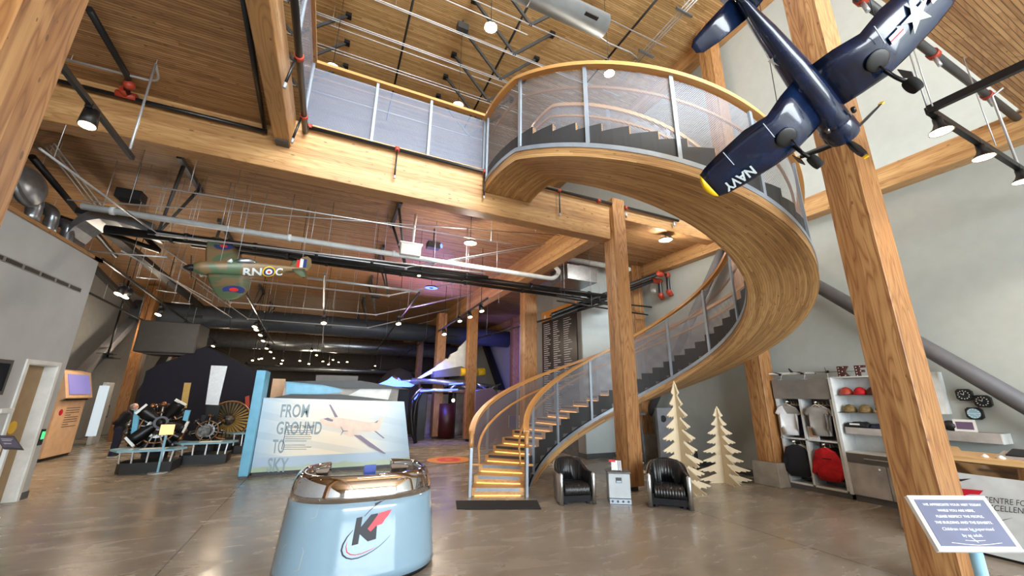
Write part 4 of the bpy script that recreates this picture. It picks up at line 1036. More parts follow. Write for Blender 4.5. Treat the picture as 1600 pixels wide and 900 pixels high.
mb = MB(); a = P(300, 505); b = P(1590, 590); mb.prism([(a.x, .0), (b.x, 0), (b.x, b.z), (a.x, a.z)], lambda u, v: V((u, 11.32, v)), (0, .4, 0)); part(mb, 'wall_body', M['lamgrey'], d2)
mb = MB(); flatpoly(mb, [(310, 640), (318, 510), (480, 515), (700, 540), (850, 575), (910, 600), (860, 625), (700, 640)]); part(mb, 'blue_shape', M['skyblue'], d2)
mb = MB(); flatpoly(mb, [(965, 650), (1095, 582), (1415, 585), (1375, 700), (1100, 690)]); part(mb, 'white_shape', M['white'], d2)
mb = MB(); mb.prism([(b.x-.36, 0), (b.x+.02, 0), (b.x+.02, b.z), (b.x-.26, b.z)], lambda u, v: V((u, 11.30, v)), (0, .02, 0)); part(mb, 'navy_end', M['tent'], d2)
mb = MB(); flatpoly(mb, [(330, 505), (700, 500), (1100, 500), (1590, 585), (930, 580), (700, 540)], 11.2, .6); part(mb, 'curved_black_top', M['black'], d2)
tagl(MB().lo((P(150, 640, 12.2).x, 12.2, 0), P(300, 480, 12.2)+V((0, .3, 0))).build('exhibit_board', M['beige']), 'tan lit board between the sky blue pillar and the second exhibit wall', 'board')
q0, q1 = P(620, 500, 14), P(1065, 450, 14); tagl(MB().lo((q0.x, 14, 0), (q1.x, 14.3, q1.z)).build('exhibit_board', M['lamdark']), 'brownish board farther behind the second exhibit wall', 'board')

# floor roundel, entrance mat
rc = V((3.0, 10.28, 0)); o = MB().disc((rc.x, rc.y, .001), (0, 0, 1), .58, .002, 48, up=(0, 1, 0)).build('floor_roundel', M['black']); tagl(o, 'round yellow and red target sticker on the concrete floor', 'floor sticker')
M['orange'] = simple('orange_yellow_vinyl', (224, 150, 60), .4)
for r, mm, h, nm in ((.545, 'orange', .004, 'yellow_ring'), (.30, 'red', .005, 'red_centre'), (.10, 'orange', .006, 'small_dot')): MB().disc((rc.x, rc.y, h), (0, 0, 1), r, .001, 48, up=(0, 1, 0)).build(nm, M[mm], o)
mt = MB(); P4 = [V((2.02, 6.42, 0)), V((1.90, 5.98, 0)), V((3.03, 5.52, 0)), V((3.20, 5.96, 0))]
mt.prism([(0, 0), (1, 0), (1, 1), (0, 1)], lambda u, v: P4[1].lerp(P4[2], u).lerp(P4[0].lerp(P4[3], u), v), (0, 0, .012)); tagl(mt.build('door_mat', M['rubber']), 'black ribbed mat on the floor at the foot of the stair', 'mat')

# ================================================================ ARMCHAIRS
def armchair(label):
    t = local('barrel_armchair', label, 'armchair', 'barrel armchairs')
    W2, D, H0, H1 = .26, .26, .44, .58
    path = [(-W2, -D), (-W2-.01, -.12), (-W2, .02)]
    for k in range(1, 12): a = PI-PI*k/12; path.append((math.cos(a)*W2*1.0, .04+math.sin(a)*.24))
    path += [(W2, .02), (W2+.01, -.12), (W2, -D)]
    def h(i): f = i/(len(path)-1); g = math.sin(PI*f); return H0+(H1-H0)*min(1, max(0, (g-.35)/.45))
    out = MB(); rows = []
    for i, (x, y) in enumerate(path):
        n_ = V((x, y-.0, 0)); n_ = n_.normalized() if n_.length else V((0, 1, 0))
        rows.append([V((x, y, .02))+n_*.012, V((x, y, h(i)-.01))+n_*.03, V((x, y, h(i)-.01))+n_*.018, V((x, y, .02))])
    out.loft(rows, False); out.build('metal_shell', M['alu'], t)
    inn = MB(); rows = []; n2 = 72
    for k in range(n2+1):
        f = k/n2*(len(path)-1); i = min(int(f), len(path)-2); u = f-i
        x = path[i][0]*(1-u)+path[i+1][0]*u; y = path[i][1]*(1-u)+path[i+1][1]*u; hh = h(i)*(1-u)+h(i+1)*u
        n_ = V((x, y, 0)).normalized(); th = .055+(.016*abs(math.sin(k*PI/2.6)) if 18 < k < 54 else 0)
        o_ = V((x, y, 0)); rows.append([o_+V((0, 0, .10)), o_+V((0, 0, hh)), o_-n_*th*.5+V((0, 0, hh+.018)), o_-n_*th+V((0, 0, hh-.01)), o_-n_*(th+.02)+V((0, 0, .22)), o_-n_*th+V((0, 0, .10))])
    inn.loft(rows, True); inn.build('leather_shell', M['leather'], t)
    for s_ in (-1, 1): MB().lathe([(.001, 0), (.031, .0), (.031, H0-.02), (.02, H0), (.001, H0+.002)], (s_*W2, -D-.005, .005), n=16).build('front_post', M['alu'], t)
    MB().lo((-W2+.035, -D+.02, .035), (W2-.035, .2, .17)).lo((-W2+.06, -D+.03, .0), (-W2+.1, -D+.07, .07)).lo((W2-.1, -D+.03, .0), (W2-.06, -D+.07, .07)).build('seat_base', M['blackfab'], t)
    cu = MB(); rows = []; n2 = 44; w = W2-.055
    for k in range(n2+1):
        x = -w+2*w*k/n2; c = .010*abs(math.sin(k*PI/4)); e = .02 if k in (0, n2) else 0
        rows.append([V((x, -D+.02, .12)), V((x, -D+.0-c+e, .16)), V((x, -D+.0-c+e, .24)), V((x, -D+.04, .27+c-e)), V((x, .0, .275+c-e)), V((x, .22, .26)), V((x, .22, .12))])
    cu.loft(rows, True); cu.build('seat_cushion', M['leather'], t)
    bc = MB(); rows = []; n2 = 40; w = .17
    for k in range(n2+1):
        x = -w+2*w*k/n2; c = .010*abs(math.sin(k*PI/5)); yb = .235-.35*x*x*4*.3
        rows.append([V((x, yb-.05-c, .27)), V((x, yb-.035-c, .42)), V((x, yb+.0-c, .585-x*x*1.0)), V((x, yb+.04, .61-x*x*1.2)), V((x, yb+.07, .58-x*x)), V((x, yb+.04, .27))])
    bc.loft(rows, True); bc.build('back_cushion', M['leather'], t)
    return t
ch = armchair('black leather barrel armchair with aluminium sides, left one nearest the stair foot')
ch.location = (3.735, 5.78, 0); ch.rotation_euler = (0, 0, math.radians(-14)); ch['group'] = 'barrel armchairs'
c2 = copy_thing(ch, (5.02, 5.02, 0), 'black leather barrel armchair with aluminium sides, right one in front of the plywood trees', math.radians(-43))
c2.scale = (1.08, 1.08, 1.03)

# ================================================================ BROCHURE CABINET
bx = thing('brochure_cabinet', (4.36, 5.41, 0), 'small pale grey cabinet with dark top between the two armchairs', 'cabinet', rz=math.radians(-30)); bx['_org'] = (0, 0, 0)
MB().lo((-.165, -.13, .08), (.165, .13, .43), bev=.006).build('cabinet_body', M['guard'], bx).data.materials[0] = simple('pale_grey_cabinet', (186, 194, 200), .5)
MB().lo((-.18, -.145, .43), (.18, .145, .455), bev=.004).build('dark_top', M['lamdark'], bx)
lw = MB().lo((-.165, -.14, 0), (.165, .13, .075), bev=.005).build('lower_drawer', M['guard'], bx)
for x in (-.12, -.04, .04, .12): MB().disc((x, -.141, .04), (0, -1, 0), .017, .003, 14).build('round_hole', M['black'], lw)
MB().lo((-.055, -.138, .30), (.035, -.13, .375)).build('handle_recess', M['black'], bx); MB().lo((-.045, -.142, .305), (.025, -.138, .33)).build('flap_handle', M['guard'], bx)
q = at(965, 735, Z=.46); br = thing('brochure_holder', (4.33, 5.40, .456), 'holder with white and red leaflets on top of the small cabinet', 'leaflets')
for k in range(5):
    MB().box((4.30+.012*k, 5.40-.006*k, .53-.0*k), (.10, .008, .15), Matrix.Rotation(-.6, 3, 'Z') @ Matrix.Rotation(-.25, 3, 'X')).build('leaflet', M['white'] if k % 2 == 0 else M['signblue'], br)
MB().box((4.27, 5.42, .60), (.10, .02, .03), Matrix.Rotation(-.6, 3, 'Z')).build('red_leaflet', M['red'], br)
MB().box((4.33, 5.40, .46), (.14, .10, .012), Matrix.Rotation(-.6, 3, 'Z')).build('holder_base', M['black'], br)

# ================================================================ PLYWOOD TREES
def ply_tree(loc, h, w, rz, label, tiers=8):
    t = thing('plywood_tree', loc, label, 'decorative tree', 'cut out plywood fir trees', rz); t['_org'] = (0, 0, 0)
    half = [(0, h)]
    for k in range(tiers):
        f = (k+1)/tiers; z = h*(1-.955*f); wk = w*(f**.85)*(1.0 if k % 2 == 0 else .9)
        zt = h*(1-.955*(k+.35)/tiers)
        half += [(wk*.28+.01, zt), (wk*.62, z+h*.035), (wk, z-.004*h), (wk*.93, z-.016*h), (wk*.80, z-.008*h), (wk*.82, z-.026*h), (wk*.62, z-.014*h), (wk*.56, z-.03*h), (wk*.40, z-.012*h)]
    half += [(w*.55, 0.0)]
    half = [(x, max(0, z)) for x, z in half]
    def blade(a, s, nm):
        d = V((math.cos(a), math.sin(a), 0)); n_ = V((-d.y, d.x, 0))*.018
        v, f = None, None
        poly = [(0, 0)]+[(x, z) for x, z in half[::-1]]
        MB().prism(poly, lambda u, v: d*u+V((0, 0, v))-n_*.5, n_).build(nm, M['ply'], t)
    for k, a in enumerate((0, PI/2, PI, 3*PI/2)): blade(a, 1, 'plywood_wing')
    return t
ply_tree((5.86, 5.50, 0), 1.88, .56, math.radians(-100), 'tallest plywood fir tree, behind the right armchair', 9)
ply_tree((7.20, 5.72, 0), 1.42, .57, math.radians(-115), 'shorter plywood fir tree in front of the grey wall, right of the tallest one', 8)
ply_tree((6.02, 7.05, 0), 1.33, .40, math.radians(-20), 'smallest visible plywood fir tree, mostly hidden behind the stair column', 7)

# curved stand, grey board behind the trees
q = V((7.25, 8.0, 0))
o = thing('curved_stand', at(1008, 727, Z=0), 'curved grey pole stand behind the tallest plywood tree', 'stand'); b = at(1008, 727, Z=0)
MB().tube([b, b+V((.0, 0, .4)), b+V((-.06, 0, .9)), b+V((-.16, 0, 1.15))], .035, 10).build('pole', M['brace'], o); MB().box(b+V((0, 0, .015)), (.3, .3, .03)).build('foot', M['brace'], o); MB().box(b+V((-.12, 0, 1.18)), (.3, .25, .05)).build('head', M['brace'], o)
b = at(1034, 731, Z=0); a = at(1073, 728, Z=0)
o = MB().prism([(0, 0), (1, 0), (1, 1.33), (0, 1.33)], lambda u, v: b.lerp(a, u)+V((0, 0, v)), (.05, .12, 0)).build('grey_game_board', M['brace']); tagl(o, 'grey upright board with one round hole behind the tallest plywood tree', 'board')
o.data.materials[0] = simple('grey_board_paint', (138, 140, 146), .5)
q = b.lerp(a, .22)+V((0, -.004, 1.08)); MB().disc(q, (-.2, -1, 0), .08, .006, 20).build('round_hole', M['black'], o)
b = at(1090, 735, Z=0)
o = thing('small_black_stand', b, 'small black metal stand between the two taller plywood trees', 'stand'); MB().lo(b+V((-.12, -.12, 0)), b+V((.14, .12, .03))).build('foot', M['black'], o)
for dx in (-.03, .03): MB().bar(b+V((dx, 0, .02)), b+V((dx, 0, .42)), .025).build('upright', M['black'], o)

# ================================================================ NAME BOARD
nb = thing('name_board', (6.37, 10.4, .9), 'tall black name board with an orange header on the grey block', 'board')
Y0, Y1 = at(903, 560, X=6.37).y, at(848, 560, X=6.37).y
MB().lo((6.355, Y0, .9), (6.384, Y1, 3.98)).build('black_panel', M['engdark'], nb).data.materials[0] = simple('dark_brown_board', (34, 26, 24), .35)
MB().lo((6.35, Y0, 3.98), (6.384, Y1, 4.30)).build('orange_header', M['orange'], nb)
mb = MB(); random.seed(5)
v, f = text2d('FOUNDING DONORS', 1.0); w = max(p[0] for p in v); mb.mat(M['text_dark']).flat(v, f, lambda a, b_: V((6.348, Y1-.45-a/w*.9, 4.10+b_*.09)))
mb = MB(); mb.mat(M['text_white'])
for c in range(3):
    for k in range(int((42, 44, 30)[c])):
        y = Y1-.12-c*(Y1-Y0-.2)/3; z = 3.86-k*.068; L = random.uniform(.22, .46); mb.lo((6.351, y-L, z), (6.3545, y, z+.022))
mb.build('name_rows', None, nb)
mb = MB().mat(M['text_dark']); mb.lo((6.347, Y1-1.15, 4.1), (6.3495, Y1-.55, 4.14)).build('header_text', None, nb); MB().disc((6.349, Y1-.22, 4.12), (-1, 0, 0), .07, .003).build('header_badge', M['white'], nb)

# ================================================================ LEFT WALL ITEMS
a, b = at(-12, 558, X=XL+.03), at(22, 563, X=XL+.03); lo_ = at(0, 617, X=XL+.03)
o = MB().lo((XL+.002, a.y, lo_.z), (XL+.035, b.y, b.z)).build('wall_picture', M['darkgrey']); tagl(o, 'dark framed picture on the left wall cut by the picture edge', 'picture')
MB().lo((XL+.035, a.y+.06, lo_.z+.05), (XL+.038, b.y-.05, b.z-.05)).build('picture_glass', M['glassdark'], o)
q = at(8, 642, X=XL); tagl(MB().lo((XL, q.y-.13, q.z-.035), (XL+.03, q.y+.13, q.z+.035), bev=.01).build('thermostat', M['white']), 'small white thermostat box on the left wall beside the door', 'thermostat')
q = at(62, 683, X=XL); o = MB().lo((XL, q.y-.05, q.z-.12), (XL+.03, q.y+.05, q.z+.12), bev=.006).build('door_reader', M['black']); tagl(o, 'black reader with green display beside the left door frame', 'card reader')
MB().lo((XL+.03, q.y-.035, q.z-.03), (XL+.033, q.y+.035, q.z+.08)).build('green_display', M['greenled'], o)
def lectern(px, zt, zb, post_px, lab, facemat, texts, name='lectern_sign', framem='white', postm='guard', col='text_white', foot=None):
    C = [at(*px[0], Z=zt), at(*px[1], Z=zt), at(*px[2], Z=zb), at(*px[3], Z=zb)]
    C[3] = C[0]+(C[2]-C[1])
    n_ = (C[1]-C[0]).cross(C[3]-C[0]).normalized(); n_ = n_ if n_.z > 0 else -n_
    ctr = sum(C, V())/4; base = V((ctr.x, ctr.y, 0)) if foot is None else foot
    o = thing(name, base, lab, 'sign')
    fnn = lambda u, v: C[0].lerp(C[1], u).lerp(C[3].lerp(C[2], u), v)
    MB().prism([(0, 0), (1, 0), (1, 1), (0, 1)], fnn, -n_*.022).build('sign_frame', M[framem], o)
    MB().prism([(.055, .08), (.945, .08), (.945, .92), (.055, .92)], lambda u, v: fnn(u, v)+n_*.0005, n_*.002).build('sign_face', M[facemat], o)
    mb = MB()
    for s_, u, v, hh, bold in texts:
        tv, tf = text2d(s_, 1.0, 'CENTER', bold=bold); mb.flat(tv, tf, lambda a, b_: fnn(u+a*hh*.72, v-b_*hh)+n_*.003)
    return o, mb, fnn, n_, base, ctr
o, mb, fnn, n_, base, ctr = lectern([(1417, 774), (1538, 775), (1601, 862), (1481, 862)], 1.10, .885, None, 'framed lavender notice about visiting on a pale blue post, lower right foreground', 'signblue',
    [('WE APPRECIATE YOUR VISIT TODAY', .5, .20, .062, .02), ('WHILE YOU ARE HERE,', .5, .31, .062, .02), ('PLEASE RESPECT THE PEOPLE,', .5, .42, .062, .02), ('THE BUILDING AND THE EXHIBITS.', .5, .53, .062, .02), ('Children must be supervised', .5, .65, .075, .0), ('by an adult', .5, .76, .075, .0)])
for pts in ([(.2, .86), (.35, .885), (.5, .90), (.65, .885), (.8, .86)], [(.38, .82), (.5, .83), (.62, .82)], [(.47, .76), (.5, .82), (.52, .86)]): decal_strip(mb, pts, .008, lambda u, v: fnn(u, v)+n_*.003)
mb.build('notice_text', M['text_white'], o)
pb = at(1532, 915, Z=.6); pb = V((ctr.x+.02, ctr.y-.01, 0)); MB().cyl(pb, (pb.x, pb.y, ctr.z-.03), .026, 16).build('sign_post', M['tablebl'], o); MB().cyl(pb, pb+V((0, 0, .012)), .17, 28).build('sign_foot', M['tablebl'], o)
o, mb, fnn, n_, base, ctr = lectern([(-8, 680), (22, 681), (36, 702), (2, 705)], 1.0, .86, None, 'small plum coloured lectern sign at the left picture edge before the door', 'signplum', [], framem='darkgrey')
for v_, l_ in ((.28, .62), (.40, .5), (.62, .4)): decal_strip(mb, [(.2, v_), (.2+l_, v_)], .045, lambda u, v: fnn(u, v)+n_*.003)
mb.build('sign_text', M['text_white'], o); MB().bar((ctr.x, ctr.y, 0), (ctr.x, ctr.y, ctr.z-.02), .04).build('sign_post', M['white'], o); MB().cyl((ctr.x, ctr.y, 0), (ctr.x, ctr.y, .012), .14, 20).build('sign_foot', M['white'], o)
# lit sign on slim post by the engines
b = at(246, 739, Z=0); o = thing('post_sign', b, 'slim white post with a small lit orange panel in front of the engines', 'sign')
MB().cyl(b, b+V((0, 0, .01)), .16, 24).build('post_foot', M['white'], o); MB().bar(b, b+V((0, 0, .72)), .035).build('post', M['tablebl'], o); MB().box(b+V((0, -.02, .83)), (.23, .02, .2)).build('lit_panel', M['signlit'], o)

# ================================================================ KIOSK, FAR LEFT ITEMS
kf = lambda x, y, X=-5.78: at(x/3.46, 540+y/3.46, X=X)
ks = thing('exhibit_kiosk', (-5.9, 13.85, 0), 'beige kiosk with a tilted violet screen at the left beyond the grey block', 'kiosk')
y0, y1 = 13.25, 14.45
mb = MB(); mb.prism([(-.25, .07), (0, .07), (0, 1.35), (.12, 1.42), (-.05, 2.05), (-.25, 2.1)], lambda u, v: V((-5.78+u, y0, v)), (0, y1-y0, 0)); part(mb, 'kiosk_body', M['beige'], ks)
MB().lo((-6.0, y0+.03, 0), (-5.8, y1-.03, .07)).build('black_plinth', M['black'], ks)
fk = lambda u, v: V((-5.66-.0-(v)*.17+.006, y0+.12+(y1-y0-.24)*u, 1.45+v*.56))
MB().prism([(0, .1), (1, .1), (1, .95), (0, .95)], fk, (.012, 0, .003)).build('violet_screen', M['screenlit'], ks)
MB().lo((-5.78, y0+.1, 1.36), (-5.70, y1-.1, 1.40)).build('dark_slot', M['black'], ks)
mb = MB().mat(M['text_dark'])
for k in range(9):
    z = 1.16-k*.055; mb.lo((-5.779, y0+.45, z), (-5.777, y1-.15 if k not in (3, 7) else y1-.5, z+.016))
mb.mat(M['red']).disc((-5.779, y0+.25, 1.08), (1, 0, 0), .075, .003)
mb.build('printed_text', None, ks)
g0, g1 = at(141, 695, Z=0), at(158, 690, Z=0); o = MB().lo((g0.x, g0.y, 0), (g1.x, g0.y+.5, 1.85), bev=.01).build('glass_showcase', M['white']); tagl(o, 'bright white framed glass showcase beside the beige kiosk', 'showcase')
MB().lo((g0.x+.08, g0.y-.01, .25), (g1.x-.06, g0.y, 1.75)).lo((g1.x, g0.y+.06, .25), (g1.x+.01, g0.y+.44, 1.75)).build('showcase_glass', emit('cool_glow_pane', (214, 230, 240), .45), o)  # emission put into the panes stands in for bright window light
a = at(160, 635, X=-7.46); o = MB().lo((-7.495, a.y, a.z-.42), (-7.46, a.y+.6, a.z+.02)).build('wall_picture', M['black']); tagl(o, 'small black framed picture on the far left wall beside the timber column', 'picture')
MB().lo((-7.46, a.y+.06, a.z-.36), (-7.457, a.y+.54, a.z-.04)).build('picture_print', M['lamgrey'], o)

# tent of dark cloth
mb = MB(); mb.prism([(-5.2, 0), (-2.0, 0), (-2.05, 2.2), (-2.27, 2.25), (-3.82, 3.05), (-4.95, 2.4), (-5.2, 2.2)], lambda u, v: V((u, 16.0, v)), (0, 2.5, 0))
tagl(mb.build('cloth_backdrop', M['tent']), 'large midnight blue cloth backdrop with a pointed top behind the engines', 'backdrop')

# ================================================================ ENGINE EXHIBITS
def plinth(c, w, d, zt, lab):
    c = V(c); t = thing('engine_plinth', c, lab, 'display plinth')
    mb = MB(); mb.prism([(-w*.5, -d*.25), (-w*.38, -d*.5), (w*.5, -d*.5), (w*.5, d*.5), (-w*.5, d*.5)], lambda u, v: c+V((u*.88, v*.8, 0)), (0, 0, .2)); part(mb, 'black_base', M['black'], t)
    mb = MB(); mb.prism([(-w*.62, -d*.1), (-w*.38, -d*.62), (w*.45, -d*.62), (w*.6, -d*.2), (w*.55, d*.0), (-w*.3, d*.0), (-w*.5, d*.25)], lambda u, v: c+V((u, v, zt)), (0, 0, .035)); part(mb, 'blue_top', M['tablebl'], t)
    mb = MB(); mb.prism([(-w*.1, -d*.5), (w*.3, -d*.5), (w*.3, -d*.2), (-w*.1, -d*.2)], lambda u, v: c+V((u, v, zt+.036)), (0, 0, .004)); part(mb, 'text_plate', M['white'], t)
    for x in (-.4, -.2, .05, .3, .45):
        MB().bar(c+V((x*w*.9, -d*.42, .2)), c+V((x*w*.95, -d*.42, zt)), .025).build('leg', M['alu'], t)
    return t
plinth((-3.2, 11.15, 0), 1.05, .75, .42, 'black plinth with pale blue faceted top before the big radial engine')
plinth((-2.42, 12.0, 0), 1.05, .75, .44, 'black plinth with pale blue faceted top before the smaller grey engine')
plinth((-1.75, 13.6, 0), 1.0, .8, .50, 'third plinth with pale blue top behind, under the jet fan')
def radial(c, ax, r, n, lab, m1='engine', rows_=1):
    c = V(c); ax = V(ax).normalized(); u = V((0, 0, 1)); u = (u-ax*u.dot(ax)).normalized(); w = ax.cross(u)
    t = thing('radial_engine', (c.x, c.y, 0), lab, 'aircraft engine')
    MB().cyl(c-ax*.12, c+ax*.12, r*.42, 24).cyl(c+ax*.12, c+ax*.22, r*.3, 20, r2=r*.12).cyl(c-ax*.3, c-ax*.12, r*.5, 20).build('crankcase', M[m1], t)
    for rw in range(rows_):
        for k in range(n):
            a = 2*PI*(k+.5*rw)/n; d = u*math.cos(a)+w*math.sin(a); o_ = c-ax*.16*rw
            mb = MB(); P_ = []; rr = []
            for j in range(9): P_.append(o_+d*(r*.4+r*.5*j/8)); rr.append(r*.15 if j % 2 else r*.18)
            mb.tube(P_, .1, 10, rr=rr); cy_ = mb.build('cylinder', M['engdark'], t)
            MB().cyl(o_+d*r*.9, o_+d*r, r*.17, 10).sphere(o_+d*r*.98+ax*.04, r*.1, 8).build('rocker_cover', M['bronze' if k % 3 == 0 else m1], cy_)
            MB().tube([c+ax*.13+d*r*.25, o_+ax*.10+d*r*.85], r*.025, 6).build('push_rod', M['rod'], cy_)
    mb = MB()
    ring = [c+ax*.12+(u*math.cos(2*PI*k/24)+w*math.sin(2*PI*k/24))*r*.62 for k in range(25)]; mb.tube(ring, r*.035, 6); mb.build('ignition_ring', M['bronze'], t)
    MB().box((c.x, c.y+.2, (c.z-r)/2), (r*.7, .4, max(.1, c.z-r))).bar((c.x-r*.3, c.y+.2, .1), (c.x-r*.3, c.y+.2, c.z), .06).bar((c.x+r*.3, c.y+.2, .1), (c.x+r*.3, c.y+.2, c.z), .06).build('engine_stand', M['engdark'], t)
    return t, u, w
C1 = at(247, 668, Y=11.75); AX = V((.32, -.93, .05))
t1, u, w = radial(C1, AX, .52, 9, 'large radial engine with black propeller blades at the left, people behind it', 'engine', 2)
hub = at(251, 660, Y=11.35); MB().cyl(hub-V(AX).normalized()*.25, hub+V(AX).normalized()*.08, .13, 20).sphere(hub+V(AX).normalized()*.08, .09, 10).build('propeller_hub', M['engdark'], t1)
for (tx, ty), (ex, ey) in (((222, 640), (214, 646)), ((281, 630), (286, 629)), ((204, 689), (198, 692)), ((288, 667), (296, 667))):
    tp = at(tx, ty, Y=11.25); d = (tp-hub); L = d.length; d.normalize(); sd = d.cross(V(AX).normalized()).normalized()
    mb = MB(); rows = []
    for k in range(7):
        f = k/6; ww = (.05, .07, .1, .12, .125, .12, .12)[k]; q = hub+d*(.05+f*(L-.05)); rows.append([q-sd*ww+V(AX)*.0, q+V(AX)*.02, q+sd*ww+V(AX)*.03, q-V(AX)*.015])
    mb.loft(rows, True); bl = mb.build('propeller_blade', M['engdark'], t1)
    q = hub+d*(L+.02); MB().box(q, (.05, .24, .03), Matrix((d, sd, d.cross(sd))).transposed()).build('blade_tip', M['white'], bl)
for px, a_, b_ in ((212, 640, 682), (291, 641, 662)):
    p, q = at(px+3, a_, Y=11.4), at(px-3, b_, Y=11.4); MB().bar(p, q, .09, .06).build('blue_bracket', M['skyblue'], t1)
C2 = at(325, 672, Y=12.5); t2, u, w = radial(C2, (.1, -1, 0), .36, 7, 'smaller grey piston engine with an open crank in the middle of the engine row', 'engine', 1)
MB().cyl(C2+V((0, -.2, 0)), C2+V((0, -.42, 0)), .13, 20).cyl(C2+V((0, -.42, 0)), C2+V((0, -.44, 0)), .07, 16).build('gear_nose', M['engine'], t2)
def blade(px, m, lab, Y=13.2, tw=0):
    P_ = [at(x, y, Y=Y) for x, y in px]; mb = MB(); mb.prism([(i, 0) for i in range(len(P_))], lambda u_, v_: P_[int(u_)], (0, .05, 0)); o = mb.build('propeller_blade', M[m]); tagl(o, lab, 'propeller blade'); return o
o = blade([(330, 571), (355, 572), (341, 633), (321, 632)], 'alu', 'broad silver propeller blade standing upright above the engines')
MB().box(at(331, 650, Y=13.25), (.3, .05, .55)).build('dark_root', M['engdark'], o)
MB().bar((o.location.x-.12, 13.25, 0), (o.location.x-.12, 13.25, 1.0), .08).build('stand_pole', M['black'], o)
o = blade([(288, 598), (298, 598), (291, 638), (282, 634)], 'gold', 'short gold propeller blade standing upright behind the big engine')
MB().bar((o.location.x, 13.3, 0), (o.location.x, 13.3, o.location.z+.05), .06).build('stand_pole', M['black'], o)
jc = at(357, 656, Y=13.5); jr = .50
o = thing('jet_engine', (jc.x, jc.y, 0), 'round jet engine fan with many golden vanes beside the blue pillar', 'aircraft engine')
MB().lathe([(jr, 0), (jr*1.02, .06), (jr*.98, .12), (jr, .5), (jr*.9, .5), (jr*.92, .12), (jr*.93, 0), (jr, 0)], jc, (-.12, 1, 0), 36).build('engine_casing', M['bronze'], o)
mb = MB()
for k in range(30):
    a = 2*PI*k/30; d = V((math.cos(a), 0, math.sin(a))); d2 = V((-math.sin(a), 0, math.cos(a)))
    b_ = mb.add([jc+d*jr*.24+V((0, .02, 0))-d2*.012, jc+d*jr*.92+V((0, .02, 0))-d2*.03, jc+d*jr*.92+V((0, .08, 0))+d2*.02, jc+d*jr*.24+V((0, .08, 0))+d2*.01]); mb.face((b_, b_+1, b_+2, b_+3))
mb.build('fan_vanes', M['gold'], o); MB().disc(jc+V((0, .15, 0)), (0, -1, 0), jr*.95, .01, 32).build('fan_back', M['engdark'], o)
MB().lathe([(.001, -.1), (.07, -.08), (.13, -.02), (.15, .06)], jc, (-.05, 1, 0), 24).build('nose_cone', M['engine'], o); MB().lo((jc.x-.3, jc.y, 0), (jc.x+.3, jc.y+.4, jc.z-jr*.9)).build('engine_stand', M['engdark'], o)
o = blade([(383, 620), (389, 618), (390, 632), (384, 660)], 'coupling', 'narrow reddish hanging part in front of the dark cloth beside the pillar', 15.5); o.name = 'hanging_part'; o['category'] = 'engine part'
MB().tube([(o.location.x, 15.52, o.location.z), (o.location.x, 15.52, 0)], .02, 6).build('stand_pole', M['black'], o)
def fuse(o, vox):
    """melts overlapping volumes of one mesh into one continuous smooth skin"""
    md = o.modifiers.new('r', 'REMESH'); md.mode = 'VOXEL'; md.voxel_size = vox; md.use_smooth_shade = True
    ms = o.modifiers.new('s', 'SMOOTH'); ms.factor = .6; ms.iterations = 4
    dg = bpy.context.evaluated_depsgraph_get(); me = bpy.data.meshes.new_from_object(o.evaluated_get(dg)); o.modifiers.clear()
    mats = list(o.data.materials); o.data = me
    me.materials.clear()
    for m_ in mats: me.materials.append(m_)
    for p in me.polygons: p.use_smooth = True; p.material_index = 0
    return o
M['skin'] = simple('skin_tone', (226, 172, 150), .6)
pb = at(175, 714, Z=0)
pr = thing('person', pb, 'person in a dark jacket leaning towards the big radial engine, hands behind the back', 'person', rz=math.radians(12)); pr['_org'] = (0, 0, 0)
S = 1.0   # figure faces local +X; joints in metres of this scene
J = dict(hipL=(0, .075, .66), hipR=(0, -.075, .66), kneeL=(.03, .085, .36), kneeR=(.0, -.08, .36), ankL=(.0, .09, .06), ankR=(-.03, -.085, .06),
         pel=(0, 0, .68), waist=(.02, 0, .80), chest=(.08, 0, .98), neck=(.14, 0, 1.10), head=(.175, 0, 1.20), shL=(.09, .155, 1.05), shR=(.09, -.155, 1.05),
         elL=(-.04, .205, .86), elR=(-.04, -.205, .86), wrL=(-.12, .05, .80), wrR=(-.12, -.05, .80))
J = {k: V(v) for k, v in J.items()}
def limb(mb, pts, rr, n=12):
    mb.tube([J[p] if isinstance(p, str) else V(p) for p in pts], .05, n, rr=rr)
    for p, r in zip(pts, rr): mb.sphere(J[p] if isinstance(p, str) else p, r, 10)
b = MB()
for s_ in 'LR':
    limb(b, ['hip'+s_, 'knee'+s_, 'ank'+s_], [.07, .048, .032]); limb(b, ['sh'+s_, 'el'+s_, 'wr'+s_], [.042, .034, .024])
limb(b, ['pel', 'waist', 'chest'], [.10, .095, .115]); limb(b, ['shL', 'shR'], [.045, .045]); limb(b, ['neck', 'head'], [.04, .05])
b.sphere(J['head'], .078, 14, (1.05, .82, 1.15)); b.sphere(J['head']+V((.075, 0, -.012)), .018, 8, (1, .7, 1.2)); b.sphere(J['head']+V((.05, 0, -.06)), .035, 8)
for s_ in (-1, 1): b.sphere(J['head']+V((-.005, .064*s_, -.005)), .02, 8, (.8, .5, 1.3))
for s_ in 'LR':
    w_ = J['wr'+s_]; sg = 1 if s_ == 'L' else -1; b.sphere(w_+V((0, -.02*sg, -.02)), .03, 8, (.6, 1, 1.1))
    for k in range(4): p = w_+V((-.012, (-.03-.006*k)*sg, -.035-.006*k)); b.tube([p, p+V((0, -.03*sg, -.012)), p+V((.006, -.05*sg, -.006))], .0085, 6)
    b.tube([w_+V((0, -.01*sg, -.01)), w_+V((.02, -.03*sg, .005)), w_+V((.02, -.05*sg, .012))], .010, 6)
body = fuse(b.build('body', M['skin'], pr), .009)
j = MB(); limb(j, ['pel', 'waist', 'chest'], [.118, .118, .135], 14)
